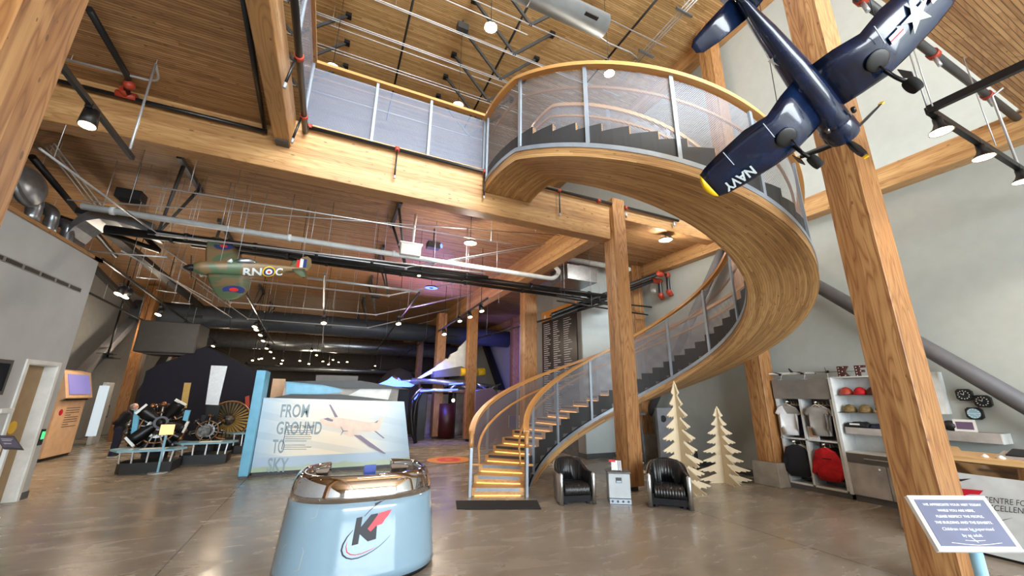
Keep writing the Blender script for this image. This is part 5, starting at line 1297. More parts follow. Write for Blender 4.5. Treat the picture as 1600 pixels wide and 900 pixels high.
for s_ in 'LR': limb(j, ['sh'+s_, 'el'+s_, 'wr'+s_], [.062, .050, .038])
limb(j, ['shL', 'shR'], [.06, .06]); limb(j, ['chest', 'neck'], [.10, .052])
fuse(j.build('jacket', M['blackfab'], pr), .012)
tr = MB()
for s_ in 'LR': limb(tr, ['hip'+s_, 'knee'+s_, (J['ank'+s_]+V((0, 0, .01)))], [.085, .062, .05])
fuse(tr.build('trousers', M['navyfab'], pr), .012)
for s_ in 'LR':
    a_ = J['ank'+s_]; sh = MB().box((a_.x+.04, a_.y, .012), (.20, .075, .022), bev=.01).build('shoe_sole', M['white'], pr)
    MB().sphere((a_.x+.04, a_.y, .04), .05, 12, (1.9, .75, .8)).build('shoe', M['black'], pr)
hr = MB().sphere(J['head']+V((-.018, 0, .004)), .079, 14, (1.0, .86, 1.05)).build('short_grey_hair', M['greyfab'], pr)
for e in (-1, 1): MB().sphere(J['head']+V((.068, .026*e, .012)), .008, 8).build('eye', M['black'], pr)
MB().box(J['head']+V((.074, 0, -.042)), (.006, .03, .006)).build('mouth', M['maroon'], pr)

# ================================================================ LIT MACHINE AT THE BACK
A = lambda x, y, Y=14.6: at(590+x/3.75, 480+y/3.75, Y=Y)
mc = thing('exhibit_aircraft', (3.2, 14.6, 0), 'dark museum machine under blue stage light behind the mural wall, with a pale jagged fin', 'aircraft exhibit')
mb = MB(); mb.prism([(230, 418), (340, 350), (352, 338), (380, 320), (402, 300), (415, 305), (430, 275), (470, 255), (478, 235), (500, 215), (530, 185), (532, 350), (332, 382), (250, 420)], A, (0, .12, 0)); part(mb, 'jagged_fin', M['shelfw'], mc)
mb = MB(); mb.prism([(332, 375), (490, 345), (522, 360), (520, 400), (330, 412)], lambda x, y: A(x, y, 14.3), (0, .5, 0)); part(mb, 'grey_wing_box', M['lamdark'], mc)
for x0, x1 in ((488, 522), (585, 625)):
    q0, q1 = A(x0, 380, 14.25), A(x1, 380, 14.25); MB().cyl(q0, q1, .15, 14).build('yellow_motor', M['yellow'], mc)
rnd = random.Random(11)
for k, (a_, b_, r) in enumerate((((200, 430), (700, 470), .09), ((240, 490), (600, 500), .07), ((390, 455), (530, 440), .08), ((90, 412), (130, 470), .10), ((60, 455), (240, 440), .10), ((410, 490), (480, 450), .05), ((480, 455), (560, 500), .05), ((560, 440), (640, 490), .07), ((630, 460), (720, 560), .05), ((200, 540), (260, 470), .03), ((640, 500), (720, 450), .03))):
    MB().tube([A(*a_, 14.2), A((a_[0]+b_[0])/2, (a_[1]+b_[1])/2-8, 14.1), A(*b_, 14.2)], r, 10).build('metal_tube', M['alu' if k % 2 else 'galv'], mc)
for pts in ([(200, 545), (196, 640), (205, 740), (222, 812)], [(255, 500), (225, 560), (212, 640), (220, 800)], [(640, 470), (690, 520), (722, 600), (735, 690), (730, 770)]):
    P_ = [A(*p, 13.9) for p in pts]; P_[-1].z = .02; MB().tube(P_, .06, 8).build('curved_frame', M['engdark'], mc)
for (a_, b_) in (((250, 492), (330, 486)), ((350, 486), (470, 482)), ((420, 452), (500, 446)), ((560, 492), (610, 486)), ((640, 470), (672, 505)), ((250, 500), (215, 540)), ((120, 415), (160, 462)), ((60, 440), (100, 420))):
    MB().tube([A(*a_, 13.95), A(*b_, 13.95)], .022, 6).build('added_blue_glow', M['blueled'], mc)  # glowing strips added for the blue reflections on the metal tubes
MB().lo((A(255, 500).x, 14.9, 0), (A(300, 500).x, 15.4, A(255, 500).z)).build('black_pylon', M['black'], mc)
c0 = A(405, 770, 15.0); MB().cyl((c0.x, 15.2, .02), (c0.x, 15.2, A(400, 566, 15).z), .34, 24).build('maroon_drum', M['maroon'], mc)
MB().lo((A(455, 500).x, 15.0, 0), (A(480, 500).x, 15.5, A(455, 500).z)).build('black_pylon', M['black'], mc)
q = A(443, 546, 14.0); MB().sphere(q, .06, 10).build('lit_bulb', M['lampface'], mc); MB().cyl(q, q+V((0, 0, .25)), .02, 6).build('bulb_arm', M['black'], mc)
o = MB().lo((A(300, 500, 17).x, 17.2, 0), (A(520, 500, 17).x, 17.4, A(300, 510, 17).z)).build('photo_panel', M['lamgrey']); tagl(o, 'pale photo panel glimpsed behind the maroon drum', 'panel')
dm = MB().sphere((A(145, 400, 17).x, 18, .2), 1.0, 20, (1.25, .9, A(145, 346, 17).z-.2)).build('dark_dome', M['khaki']); dm.data.materials[0] = simple('dark_olive_dome_cloth', (58, 54, 48), .9); tagl(dm, 'dark rounded dome shape behind the blue lit machine', 'dome')
dp = thing('exhibit_aircraft', (1.4, 13.0, 0), 'blue shining crumpled metal piece above the navy wall end', 'aircraft exhibit')
P_ = [A(5, 440, 13), A(85, 405, 13), A(140, 465, 13), A(200, 455, 13)]; mb = MB()
for k in range(3):
    mb.prism([(5, 450), (60, 425), (85, 405+8*k), (105, 432), (140, 440-5*k), (200, 456), (180, 468), (60, 464)], lambda a_, b_: A(a_+k*9, b_, 13+.2*k), (0, .12, 0))
part(mb, 'crumpled_metal', simple('blue_foil', (60, 84, 190), .2, .8), dp); MB().lo((P_[0].x+.4, 13.1, 0), (P_[0].x+.5, 13.2, P_[0].z)).build('stand_pole', M['black'], dp)
# violet rounded screen wall and maroon wall behind the stair foot
q0, q1 = A(575, 600, 12.4), A(722, 600, 12.4); cz = A(640, 610, 12.4).z; hw = (q1.x-q0.x)
mb = MB(); pts = [(q0.x, .04), (q1.x-.35, .04)]+[(q1.x-.42+.42*math.cos(a), .95+.88*math.sin(a)) for a in [-PI/2.2+PI/2.2*2*k/16 for k in range(17)]]+[(q0.x, A(600, 490, 12.4).z)]
mb.prism(pts, lambda u, v: V((u, 12.4, v)), (0, .15, 0)); o = mb.build('rounded_screen', M['purple']); tagl(o, 'violet grey panel with a rounded right edge seen through the lower stair rail', 'screen')
structure(MB().lo((5.34, 12.6, 0), (6.38, 12.8, 1.75)).build('wall_partition', M['purple']))
q = at(807, 659, Y=12.55); ip = thing('info_panel', (q.x, 12.55, q.z), 'blue and white information panel seen above the lower stair treads', 'panel')
MB().lo((q.x-.27, 12.56, q.z-.2), (q.x+.27, 12.6, q.z+.2)).build('panel_board', M['white'], ip); MB().lo((q.x-.27, 12.55, q.z-.2), (q.x-.0, 12.56, q.z+.2)).build('blue_half', simple('royal_blue_print', (40, 76, 170), .5), ip)
mb = MB().mat(M['text_dark'])
for k in range(6): mb.disc((q.x+.08+.05*(k % 3), 12.558, q.z-.08+.1*(k//3)), (0, -1, 0), .025, .003, 8, up=(0, 0, 1))
mb.build('black_print', None, ip)

# ================================================================ SHOP SHELVING ON THE RIGHT WALL
FX = 8.0; BX = WX-.03
U = lambda x, y, X=FX: at(1200+x/4.286, 580+y/4.286, X=X)
yA0 = 5.04; yA1 = U(205, 180).y; yA2 = U(400, 50).y; yB = 3.06
zt = 1.93; zh = 1.58; zm = U(250, 458).z
ra = thing('clothes_shelving', (FX, 4.5, 0), 'tall open clothes shelving with glossy grey header against the right wall', 'shelving')
mb = MB()
for y in (yA0-.03, yA1, yA2+.03): mb.lo((FX+.01, y-.018, .09), (BX, y+.018, zh))
mb.lo((FX+.01, yA2, zm-.012), (BX, yA0, zm+.012)).lo((FX+.01, yA2, .09), (BX, yA0, .12)); part(mb, 'side_panels', M['shelfw'], ra)
MB().lo((FX, yA2+.01, zh), (BX, yA0, zt)).build('glossy_header', M['lamgloss'], ra)
MB().lo((BX-.02, yA2, .09), (BX, yA0, zh)).build('back_panel', M['lamdark'], ra); MB().lo((FX+.03, yA2, 0), (BX, yA0, .09)).build('toe_kick', M['lamdark'], ra)
for y in ((yA0+yA1)/2, (yA1+yA2)/2):
    for z in (zh-.05, zm-.05): MB().cyl((FX-.02, y, z), (BX, y, z), .010, 8).cyl((FX-.02, y, z-.03), (FX-.02, y, z+.015), .012, 8).build('hanging_rod', M['chrome'], ra)
rb = thing('merchandise_unit', (FX, 3.3, 0), 'white merchandise unit with glass shelves, grey drawer and cupboard doors', 'shelving')
zd = U(490, 535).z; zd2 = U(500, 600).z
MB().lo((FX-.02, yA2-.05, .09), (BX, yA2-.005, zt+.02)).lo((BX-.02, yB, zd), (BX, yA2-.05, zt)).lo((FX, yB, zd), (BX, yB+.04, zt)).lo((FX-.01, yB, zd-.01), (BX, yA2-.05, zd+.01)).build('white_carcass', M['shelfw'], rb)
dw_ = MB().lo((FX-.01, yB, zd2), (BX-.02, yA2-.05, zd-.01)).build('drawer', M['lamdark'], rb); MB().tube([(FX-.03, yA2-.3, (zd+zd2)/2), (FX-.03, yA2-.85, (zd+zd2)/2)], .008, 8).build('drawer_handle', M['alu'], dw_)
for a_, b_ in ((yA2-.05, yA2-.55), (yA2-.56, yB+.0)):
    if a_ > b_: d_ = MB().lo((FX-.01, b_, .10), (FX+.01, a_, zd2-.008), bev=.003).build('cupboard_door', M['lamgrey'], rb)
MB().disc((FX-.012, yA2-.47, zd2-.06), (-1, 0, 0), .018, .01, 12).build('door_lock', M['chrome'], d_)
MB().lo((FX+.01, yB, .09), (BX-.02, yA2-.05, .10)).lo((FX+.03, yB, 0), (BX, yA2-.05, .09)).build('toe_kick', M['lamdark'], rb)
zs = [U(450, 40).z, U(460, 160).z, U(470, 275).z, U(480, 372).z]
for k, z in enumerate(zs[:3]): MB().lo((FX+.0, yB+.04, z-.008), (BX-.02, yA2-.05, z+.006)).build('glass_shelf', M['glass'] if k else M['shelfw'], rb)
MB().lo((FX+.02, yB+.04, zs[3]-.10), (BX-.02, yA2-.10, zs[3])).build('grey_shelf', M['lamgrey'], rb)
# garments
TEE = [(-.07, 0), (-.19, -.05), (-.27, -.20), (-.20, -.235), (-.155, -.16), (-.16, -.70), (.16, -.70), (.155, -.16), (.20, -.235), (.27, -.20), (.19, -.05), (.07, 0), (.03, -.025), (-.03, -.025)]
HOOD = [(-.06, .02), (-.17, -.04), (-.24, -.20), (-.32, -.50), (-.25, -.53), (-.155, -.24), (-.16, -.62), (.16, -.62), (.155, -.24), (.25, -.53), (.32, -.50), (.24, -.20), (.18, -.04), (.06, .02), (.03, .03), (-.03, .03)]
def garment(y, z, x, m, lab, shp=TEE, sc=.85, rz=0, thick=.05, grp='clothes hanging in the shelving', deco=None, cat='shirt'):
    """faces into the room; hung on a small hanger"""
    t = thing('hanging_garment', (x, y, z), lab, cat, grp, rz=rz); t['_org'] = (0, 0, 0)
    bm = bmesh.new(); P_ = [(v*sc, u*sc) for u, v in shp]
    mb = MB(); vv, ff = subdiv2d([(u*sc, v*sc) for u, v in shp], 2); n0 = len(vv)
    def z3(u, v, s_):
        w_ = 1-min(1, (abs(u)/(.25*sc)))**2; fold = .012*math.sin(u*60+v*8)*min(1, -v*4 if v < 0 else 0)
        return V((s_*(thick*.5*(.35+.65*w_))+fold, u, v))
    a_ = mb.add([z3(u, v, -1) for u, v in vv]); b_ = mb.add([z3(u, v, 1) for u, v in vv])
    from collections import Counter
    cnt = Counter()
    for f in ff:
        mb.face([a_+i for i in f], None, True); mb.face([b_+i for i in f][::-1], None, True)
        for i in range(len(f)): cnt[tuple(sorted((f[i], f[(i+1) % len(f)])))] += 1
    for (i, k), c_ in cnt.items():
        if c_ == 1: mb.face((a_+i, a_+k, b_+k, b_+i), None, True)
    mb.build('garment_body', M[m], t); bm.free()
    MB().tube([(0, -.10*sc, -.02*sc), (0, 0, .03), (0, .10*sc, -.02*sc)], .008, 6).tube([(0, 0, .03), (0, 0, .065), (.0, .012, .08)], .004, 6).build('coat_hanger', M['ply'], t)
    if deco: deco(t)
    return t
ym0, ym1 = (yA0+yA1)/2, (yA1+yA2)/2
zr, zl = zh-.12, zm-.13
garment(ym0+.03, zr, FX+.02, 'whitefab', 'white and taupe polo shirt in front on the upper left rail of the shelving', sc=.76, rz=.35, deco=lambda t: MB().prism([(-.14, -.04), (-.19, -.14), (-.11, -.15), (.0, -.15), (.05, 0), (-.05, 0)], lambda u, v: V((-.036, u, v)), (.004, 0, 0)).build('taupe_yoke', M['greyfab'], t))
for k, m_ in enumerate(('navyfab', 'blackfab', 'greyfab')): garment(ym0-.02, zr, FX+.11+.08*k, m_, ('navy', 'black', 'grey')[k]+' shirt behind the white polo shirt on the upper left rail', sc=.72, rz=.25)
garment(ym1+.02, zr, FX+.02, 'greyfab', 'grey T-shirt in front on the upper right rail of the shelving', sc=.72, rz=.35)
for k, m_ in enumerate(('whitefab', 'navyfab', 'redfab')): garment(ym1-.03*k, zr, FX+.09+.07*k, m_, ('white', 'navy', 'red')[k]+' shirt behind the grey T-shirt on the upper right rail', sc=.72, rz=.25)
garment(ym0+.0, zl, FX+.03, 'blackfab', 'black hooded sweatshirt with faint print on the lower left rail of the shelving', HOOD, .84, .3, .08, cat='sweatshirt')
for k, m_ in enumerate(('whitefab', 'navyfab', 'navyfab')): garment(ym0-.05, zl, FX+.13+.08*k, m_, ('white', 'navy', 'second navy')[k]+' sweatshirt behind the black one on the lower left rail', HOOD, .84, .3, cat='sweatshirt')
garment(ym1+.0, zl, FX+.03, 'redfab', 'bright red hooded sweatshirt on the lower right rail of the shelving', HOOD, .82, .1, .08, cat='sweatshirt', deco=lambda t: MB().lo((-.046, -.08, -.16), (-.04, .06, -.145)).build('chest_print', M['blackfab'], t))
for k in range(2): garment(ym1-.02, zl, FX+.15+.09*k, 'blackfab', 'black sweatshirt behind the bright red one, %s' % ('nearer', 'farther')[k], HOOD, .82, .1, cat='sweatshirt')
o = thing('framed_price_card', (FX+.06, yA1-.12, zm+.012), 'cream framed card standing on the middle shelf under the grey T-shirt', 'card')
MB().lo((FX+.05, yA1-.20, zm+.012), (FX+.065, yA1-.03, zm+.23)).build('card_frame', M['shelfw'], o); MB().lo((FX+.047, yA1-.18, zm+.05), (FX+.05, yA1-.05, zm+.20)).build('card_print', M['beige'], o)
# goods on the glass shelves
def cap(y, z, x, m, lab):
    t = thing('baseball_cap', (x, y, z), lab, 'cap', 'caps on the glass shelves'); mb = MB().sphere((x, y, z+.005), .10, 14, (1, 1, 1.25)); mb.v = [V((v.x, v.y, max(v.z, z+.001))) for v in mb.v]; mb.build('cap_crown', M[m], t)
    MB().prism([(math.cos(a)*.07, math.sin(a)*.065) for a in [PI*k/8 for k in range(9)]], lambda u, v: V((x-.06-v, y+u, z+.012)), (0, 0, .008)).build('cap_peak', M[m], t)
k_ = yA2-.17
cap(k_, zs[1]+.006, FX+.14, 'coupling', 'orange and white cap at the left of the top glass shelf'); cap(k_-.2, zs[1]+.006, FX+.14, 'redfab', 'red cap on the top glass shelf beside the orange one')
cap(k_-.38, zs[1]+.006, FX+.14, 'maroon', 'dark maroon cap on the top glass shelf')
for k in range(3):
    y = k_-.53-.085*k; t = thing('steel_bottle', (FX+.12, y, zs[1]+.006), 'tall shiny steel bottle on the top glass shelf, %s' % ('left', 'middle', 'right')[k], 'bottle', 'steel bottles on the glass shelf')
    MB().lathe([(.001, 0), (.03, 0), (.03, .17), (.022, .19), (.022, .22), (.001, .22)], (FX+.12, y, zs[1]+.006), n=14).build('bottle_body', M['chrome'], t); MB().cyl((FX+.12, y, zs[1]+.226), (FX+.12, y, zs[1]+.25), .024, 12).build('bottle_cap', M['white'], t)
for k, (dy, lab) in enumerate(((0, 'khaki cap at the left of the second glass shelf'), (-.22, 'second khaki cap on the second glass shelf'))): cap(k_+dy, zs[2]+.006, FX+.14, 'khaki', lab)
def toy(y, z, x, lab):
    t = thing('soft_toy', (x, y, z), lab, 'soft toy'); MB().sphere((x, y, z+.06), .06, 12, (1, 1, 1)).build('toy_body', M['khaki'], t); h_ = MB().sphere((x-.02, y, z+.14), .045, 12).build('toy_head', M['khaki'], t)
    for s_ in (-1, 1): MB().sphere((x-.02, y+.03*s_, z+.185), .016, 8).build('toy_ear', M['khaki'], h_); MB().sphere((x-.06, y+.05*s_, z+.03), .025, 8).build('toy_leg', M['khaki'], t)
toy(k_-.42, zs[2]+.006, FX+.12, 'small tan soft toy sitting on the second glass shelf')
o = MB().lo((FX+.05, k_-.62, zs[2]+.007), (FX+.10, k_-.54, zs[2]+.13)).build('tagged_box', M['shelfw']); tagl(o, 'little white tagged box on the second glass shelf', 'box'); MB().lo((FX+.048, k_-.60, zs[2]+.05), (FX+.05, k_-.56, zs[2]+.09)).build('dark_print', M['black'], o)
for k, (dy, w_, m_, lab) in enumerate(((-.08, .34, 'blackfab', 'folded black sweater with white print on the grey shelf of the unit'), (-.44, .34, 'navyfab', 'folded navy sweater on the grey shelf of the unit'))):
    y = k_+dy; z = zs[3]+.002; mb = MB(); rows = []
    for i in range(13):
        u = i/12; hh = .05+.035*math.sin(PI*u)+.012*math.sin(u*21); rows.append([V((FX+.05, y+w_/2-w_*u, z)), V((FX+.04, y+w_/2-w_*u, z+hh*.6)), V((FX+.10, y+w_/2-w_*u, z+hh)), V((FX+.28, y+w_/2-w_*u, z+hh)), V((FX+.31, y+w_/2-w_*u, z))])
    o = mb.loft(rows, True).build('folded_sweater', M[m_]); tagl(o, lab, 'sweater')
    if k == 0: MB().prism([(0, 0), (.14, 0), (.14, .025), (0, .025)], lambda a_, b_: V((FX+.036, y+.08-a_, z+.04+b_)), (-.004, 0, 0)).build('white_print', M['white'], o)
# things on top of the shelving
def mini_plane(y, lab, m, yaw, L=.42, span=.40, tilt=0.0, dark='black'):
    t = thing('model_airliner', (FX+.12, y, zt), lab, 'model aeroplane', rz=yaw); t['_org'] = (0, 0, 0)
    MB().cyl((0, 0, 0), (0, 0, .008), .045, 16).tube([(0, 0, .005), (.03, 0, .10)], .005, 6).build('display_stand', M['white'], t)
    mb = MB(); rows = []
    for f, r in ((0, .002), (.06, .016), (.16, .023), (.6, .023), (.85, .013), (1, .004)):
        x = L/2-f*L; rows.append([V((x, math.cos(2*PI*k/12)*r, .125+math.sin(2*PI*k/12)*r+tilt*x)) for k in range(12)])
    mb.loft(rows, True).build('fuselage', M[m], t)
    for s_ in (-1, 1):
        MB().prism([(.05, .01), (-.03, .01), (-.10, .5), (-.07, .5)], lambda u, v: V((u, s_*v*span, .118+.03*v+tilt*u)), (0, 0, .006)).build('wing', M[dark if m == 'white' else m], t)
        MB().prism([(-.15, .01), (-.20, .01), (-.225, .16), (-.20, .16)], lambda u, v: V((u*L/.42, s_*v*span, .13+tilt*u)), (0, 0, .004)).build('tailplane', M[m], t)
        MB().cyl((.03, s_*span*.2, .105+tilt*.03), (-.02, s_*span*.2, .105), .011, 10).build('engine_pod', M[dark], t)
    MB().prism([(-.14, .0), (-.20, 0), (-.23, .08), (-.205, .08)], lambda u, v: V((u*L/.42, 0, .135+v+tilt*u)), (0, .005, 0)).build('tail_fin', M[dark], t)
    return t
mini_plane(4.93, 'largest white model airliner on the shelving top, next to the timber wall column', 'white', math.radians(-60), .60, .62)
mini_plane(4.50, 'small white model airliner on the shelving top, second from the left', 'white', math.radians(-75), .42, .42)
mini_plane(4.10, 'black model aeroplane seen head on above the shelving', 'black', math.radians(215), .3, .85)
for k, (ch_, lab) in enumerate((('K', 'dark speckled block letter K on top of the merchandise unit'), ('F', 'dark speckled block letter F on top of the merchandise unit'))):
    y = (at(1316, 571, X=FX+.1) if k == 0 else at(1342, 570, X=FX+.1)).y; t = thing('block_letter', (FX+.1, y, zt+.02), lab, 'letter')
    T_ = [[(-.10, 0), (-.03, 0), (-.03, .10), (.04, 0), (.11, 0), (.02, .13), (.10, .25), (.03, .25), (-.03, .16), (-.03, .25), (-.10, .25)], [(-.08, 0), (-.01, 0), (-.01, .10), (.07, .10), (.07, .15), (-.01, .15), (-.01, .20), (.10, .20), (.10, .25), (-.08, .25)]][k]
    for s_ in (1,): MB().prism(T_, lambda u, v: V((FX+.06, y-u*.75, zt+.02+v*.75)), (.07, 0, 0)).build('letter_body', M['maroon'], t)
    mb = MB().mat(M['white']); rg = random.Random(2)
    for (u, v) in ((-.065, .03), (-.065, .09), (-.06, .15), (-.065, .21), (.03, .22), (.0, .13), (.05, .04)) if k == 0 else ((-.045, .03), (-.045, .09), (-.045, .15), (-.045, .21), (.03, .225), (.03, .125)): mb.disc((FX+.059, y-u*.75, zt+.02+v*.75), (-1, 0, 0), .009, .002, 8)
    mb.build('light_dots', None, t)
# ---------------------------------------------------------------- wall display right of the foreground column
cs = thing('wall_case', (WX-.1, 2.75, 1.5), 'white wall case with black panels just right of the foreground column', 'wall case')
a_, b_ = at(1454, 582, X=WX-.15), at(1478, 645, X=WX-.15); yL = a_.y+.35; yR = b_.y-.02; z0_, z1_ = at(1480, 645, X=WX-.15).z, at(1462, 582, X=WX-.15).z
MB().lo((WX-.15, yR, z0_-.02), (WX-.002, yL, z1_+.01)).build('case_frame', M['shelfw'], cs); MB().lo((WX-.155, yR+.12, z0_+.03), (WX-.15, yL, z1_-.03)).build('black_face', M['engdark'], cs)
mb = MB().mat(M['white'])
for k in range(3): mb.lo((WX-.158, yR+.14, z1_-.1-k*.035), (WX-.155, yR+.26, z1_-.085-k*.035))
mb.build('white_print', None, cs)
for k, (px, py, face, lab) in enumerate(((1506, 617, 'glassdark', 'left'), (1535, 627, 'glassdark', 'right'), (1522, 646, 'tablebl', 'lowest, sky blue faced'))):
    q = at(px, py, X=WX-.06); t = thing('wall_instrument', (WX-.03, q.y, q.z), ('black cockpit dial clock on the right wall, upper left of three', 'black cockpit dial clock on the right wall, upper right of three', 'cockpit horizon dial with blue face on the right wall, lowest of three')[k], 'wall clock')
    r = .082; c_ = r*.62; pts = [(-c_, -r), (c_, -r), (r, -c_), (r, c_), (c_, r), (-c_, r), (-r, c_), (-r, -c_)]
    MB().prism(pts, lambda u, v: V((WX-.065, q.y+u, q.z+v)), (.06, 0, 0)).build('clock_case', M['black'], t)
    MB().disc((WX-.066, q.y, q.z), (-1, 0, 0), r*.82, .003, 24).build('dial', M[face], t)
    mb = MB().mat(M['white'])
    for j in range(12): a2 = 2*PI*j/12; mb.lo((WX-.072, q.y+math.cos(a2)*r*.68-.006, q.z+math.sin(a2)*r*.68-.006), (WX-.069, q.y+math.cos(a2)*r*.68+.006, q.z+math.sin(a2)*r*.68+.006))
    if k < 2: mb.bar((WX-.072, q.y, q.z), (WX-.072, q.y+.03, q.z+.02), .006).bar((WX-.072, q.y, q.z), (WX-.072, q.y-.01, q.z+.04), .005)
    else: mb.bar((WX-.072, q.y-.05, q.z), (WX-.072, q.y+.05, q.z), .006).bar((WX-.072, q.y-.03, q.z-.03), (WX-.072, q.y, q.z-.01), .004)
    mb.build('dial_marks', None, t)
a_, b_ = at(1478, 673, X=WX-.28), at(1562, 673, X=WX-.28); zA = a_.z
sh_ = thing('wall_shelf', (WX-.15, b_.y, zA), 'deep grey box shelf on the right wall below the dial clocks', 'shelf')
MB().lo((WX-.30, b_.y, zA-.13), (WX-.002, a_.y+.5, zA), bev=.003).build('shelf_box', M['lamgrey'], sh_); MB().lo((WX-.30, b_.y-.012, zA-.13), (WX-.002, b_.y, zA)).build('white_end', M['shelfw'], sh_)
q = at(1508, 666, X=WX-.2); o = MB().lo((WX-.21, q.y-.11, zA+.001), (WX-.19, q.y+.11, zA+.16)).build('framed_print', M['white']); tagl(o, 'small white framed print leaning on the grey box shelf', 'picture'); MB().lo((WX-.213, q.y-.085, zA+.03), (WX-.21, q.y+.085, zA+.13)).build('print_image', M['purple'], o)
q = at(1484, 668, X=WX-.2); o = MB().sphere((WX-.16, q.y, zA+.07), .09, 14, (.9, 1, .8)).build('black_helmet', M['black']); tagl(o, 'black rounded cap on the grey box shelf beside the framed print', 'cap')

# ================================================================ RECEPTION DESK AT RIGHT
dk = thing('reception_desk', (6.9, 1.6, 0), 'long pale reception desk with timber counter and chrome band behind the foreground column', 'reception desk')
xs = 6.62
def dpath(off=0, n=14):
    P_ = [(xs-off, -5.5), (xs-off, 2.45)]
    for k in range(n+1): a = PI-PI/2*k/n; P_.append((xs+.55+math.cos(a)*(.55+off), 2.45+math.sin(a)*(.55+off)))
    P_ += [(7.9, 3.0+off)]
    return P_
def dband(z0, z1, o0, o1, m, nm, th=.03):
    A_, B_ = dpath(o0), dpath(o1); A2, B2 = dpath(o0-th), dpath(o1-th); rows = [[V((a[0], a[1], z0)), V((b[0], b[1], z1)), V((d[0], d[1], z1)), V((c[0], c[1], z0))] for a, b, c, d in zip(A_, B_, A2, B2)]
    return MB().loft(rows, False).build(nm, M[m], dk)
dband(.03, .80, .06, .0, 'wall', 'pale_front').data.materials[0] = simple('pale_desk_lacquer', (206, 212, 214), .25, coat=.3)
dband(0, .03, .03, .03, 'black', 'black_kick'); dband(.80, .93, -.0, -.03, 'chrome', 'chrome_band')
pts = dpath(.03); poly = [(x, y) for x, y in pts]+[(7.9, 2.6), (7.35, 2.4), (7.3, -5.5)]
mb = MB().mat(M['ply_top']); mb.prism(poly, lambda u, v: V((u, v, .93)), (0, 0, .05)); mb.build('timber_counter', None, dk)
dm_ = lambda x, y: at(1450+x/4.09, 660+y/4.09, X=xs-.045)+V((-.004, 0, 0))
mb = MB().mat(M['red']); decal(mb, [(235, 425), (355, 435), (330, 462), (270, 458), (240, 466)], dm_, 1)
decal(mb, [(180, 420), (236, 425), (242, 466), (225, 500), (190, 560)], dm_, 1)
mb.mat(M['text_dark']); decal(mb, [(150, 350), (210, 362), (280, 358), (215, 376), (150, 380)], dm_, 1); decal_strip(mb, [(440, 635), (490, 622), (540, 610)], [4, 4, 1], dm_)
for s_, x, y, w_, h_ in (('CENTRE FOR', 352, 508, 310, 38), ('EXCELLENCE', 352, 556, 330, 38)):
    tv, tf = text2d(s_, 1.0); mw = max(p[0] for p in tv); mb.flat(tv, tf, lambda a, b2: dm_(x+a/mw*w_, y-b2/.72*h_+a/mw*w_*.105))
mb.build('desk_lettering', None, dk)
q = at(1582, 701, X=6.9); o = MB().box((6.95, q.y-.05, 1.0), (.3, .35, .03), Matrix.Rotation(-.2, 3, 'Y')).build('document_tray', M['lamgrey']); tagl(o, 'grey document tray lying on the timber counter at the right edge', 'tray'); MB().box((7.02, q.y-.1, 1.035), (.25, .33, .02), Matrix.Rotation(-.2, 3, 'Y')).build('black_folder', M['black'], o)
for k, px in enumerate((1535, 1560)): q = at(px, 706, X=6.75); tagl(MB().lathe([(.001, 0), (.03, 0), (.03, .01), (.012, .03), (.001, .035)], (6.78, q.y, .98), n=14).build('desk_bell', M['white']), 'tiny white round item on the timber counter, %s' % ('left one', 'right one')[k], 'desk item')

# ================================================================ HANGING MODEL AEROPLANES
def ell(x, ry, rz, zc=0, n=24, p=2.0): return [V((x, math.copysign(abs(math.cos(2*PI*k/n))**(2/p), math.cos(2*PI*k/n))*ry, zc+math.copysign(abs(math.sin(2*PI*k/n))**(2/p), math.sin(2*PI*k/n))*rz)) for k in range(n)]
AF = [(0, 0), (.05, .42), (.2, .85), (.4, 1), (.7, .6), (1, .04), (.7, -.3), (.4, -.55), (.2, -.5), (.05, -.28)]
def wing(stations, m, nm, par):
    """stations: (y, x leading edge, chord, z, thickness)"""
    mb = MB(); mb.loft([[V((xl-c*f, y, z+th*.5*t)) for f, t in AF] for y, xl, c, z, th in stations], True); return mb.build(nm, m, par)
# --- blue gull wing fighter
cf = local('model_fighter', 'dark blue gull winged model fighter marked NAVY hanging overhead at right', 'model aeroplane')
MB().loft([ell(-.63, .004, .01, .03), ell(-.55, .016, .03, .02), ell(-.42, .031, .045, .01), ell(-.25, .045, .058, 0), ell(-.1, .053, .064, 0), ell(.03, .055, .064, 0), ell(.055, .056, .062, 0)]).build('fuselage', M['navy'], cf)
MB().loft([ell(.055, .0555, .0575), ell(.07, .060, .061), ell(.11, .060, .061), ell(.135, .052, .053)], cap=False).loft([ell(.137, .044, .045), ell(.10, .044, .045)]).build('engine_cowl', M['navy'], cf)
MB().disc((.115, 0, 0), (1, 0, 0), .044, .004, 24).build('engine_face', M['engdark'], cf)
hb = MB().lathe([(.012, .12), (.02, .14), (.016, .16), (.003, .172)], (0, 0, 0), (1, 0, 0), 14).build('propeller_hub', M['engdark'], cf)
for k in range(3):
    a = math.radians(44)+k*2*PI/3; d = V((0, math.cos(a), math.sin(a))); sd = V((0, -math.sin(a), math.cos(a)))
    mb = MB(); rows = []
    for f, w_ in ((.05, .006), (.2, .012), (.5, .016), (.8, .014), (.94, .010)): q = V((.15, 0, 0))+d*.185*f; rows.append([q-sd*w_+V((.004, 0, 0)), q+V((.003, 0, 0)), q+sd*w_-V((.004, 0, 0)), q-V((.003, 0, 0))])
    mb.loft(rows, True); bl = mb.build('propeller_blade', M['black'], hb)
    q = V((.15, 0, 0))+d*.180; MB().box(q, (.006, .016, .014), Matrix((V((1, 0, 0)), sd, d)).transposed()).build('yellow_tip', M['yellow'], bl)
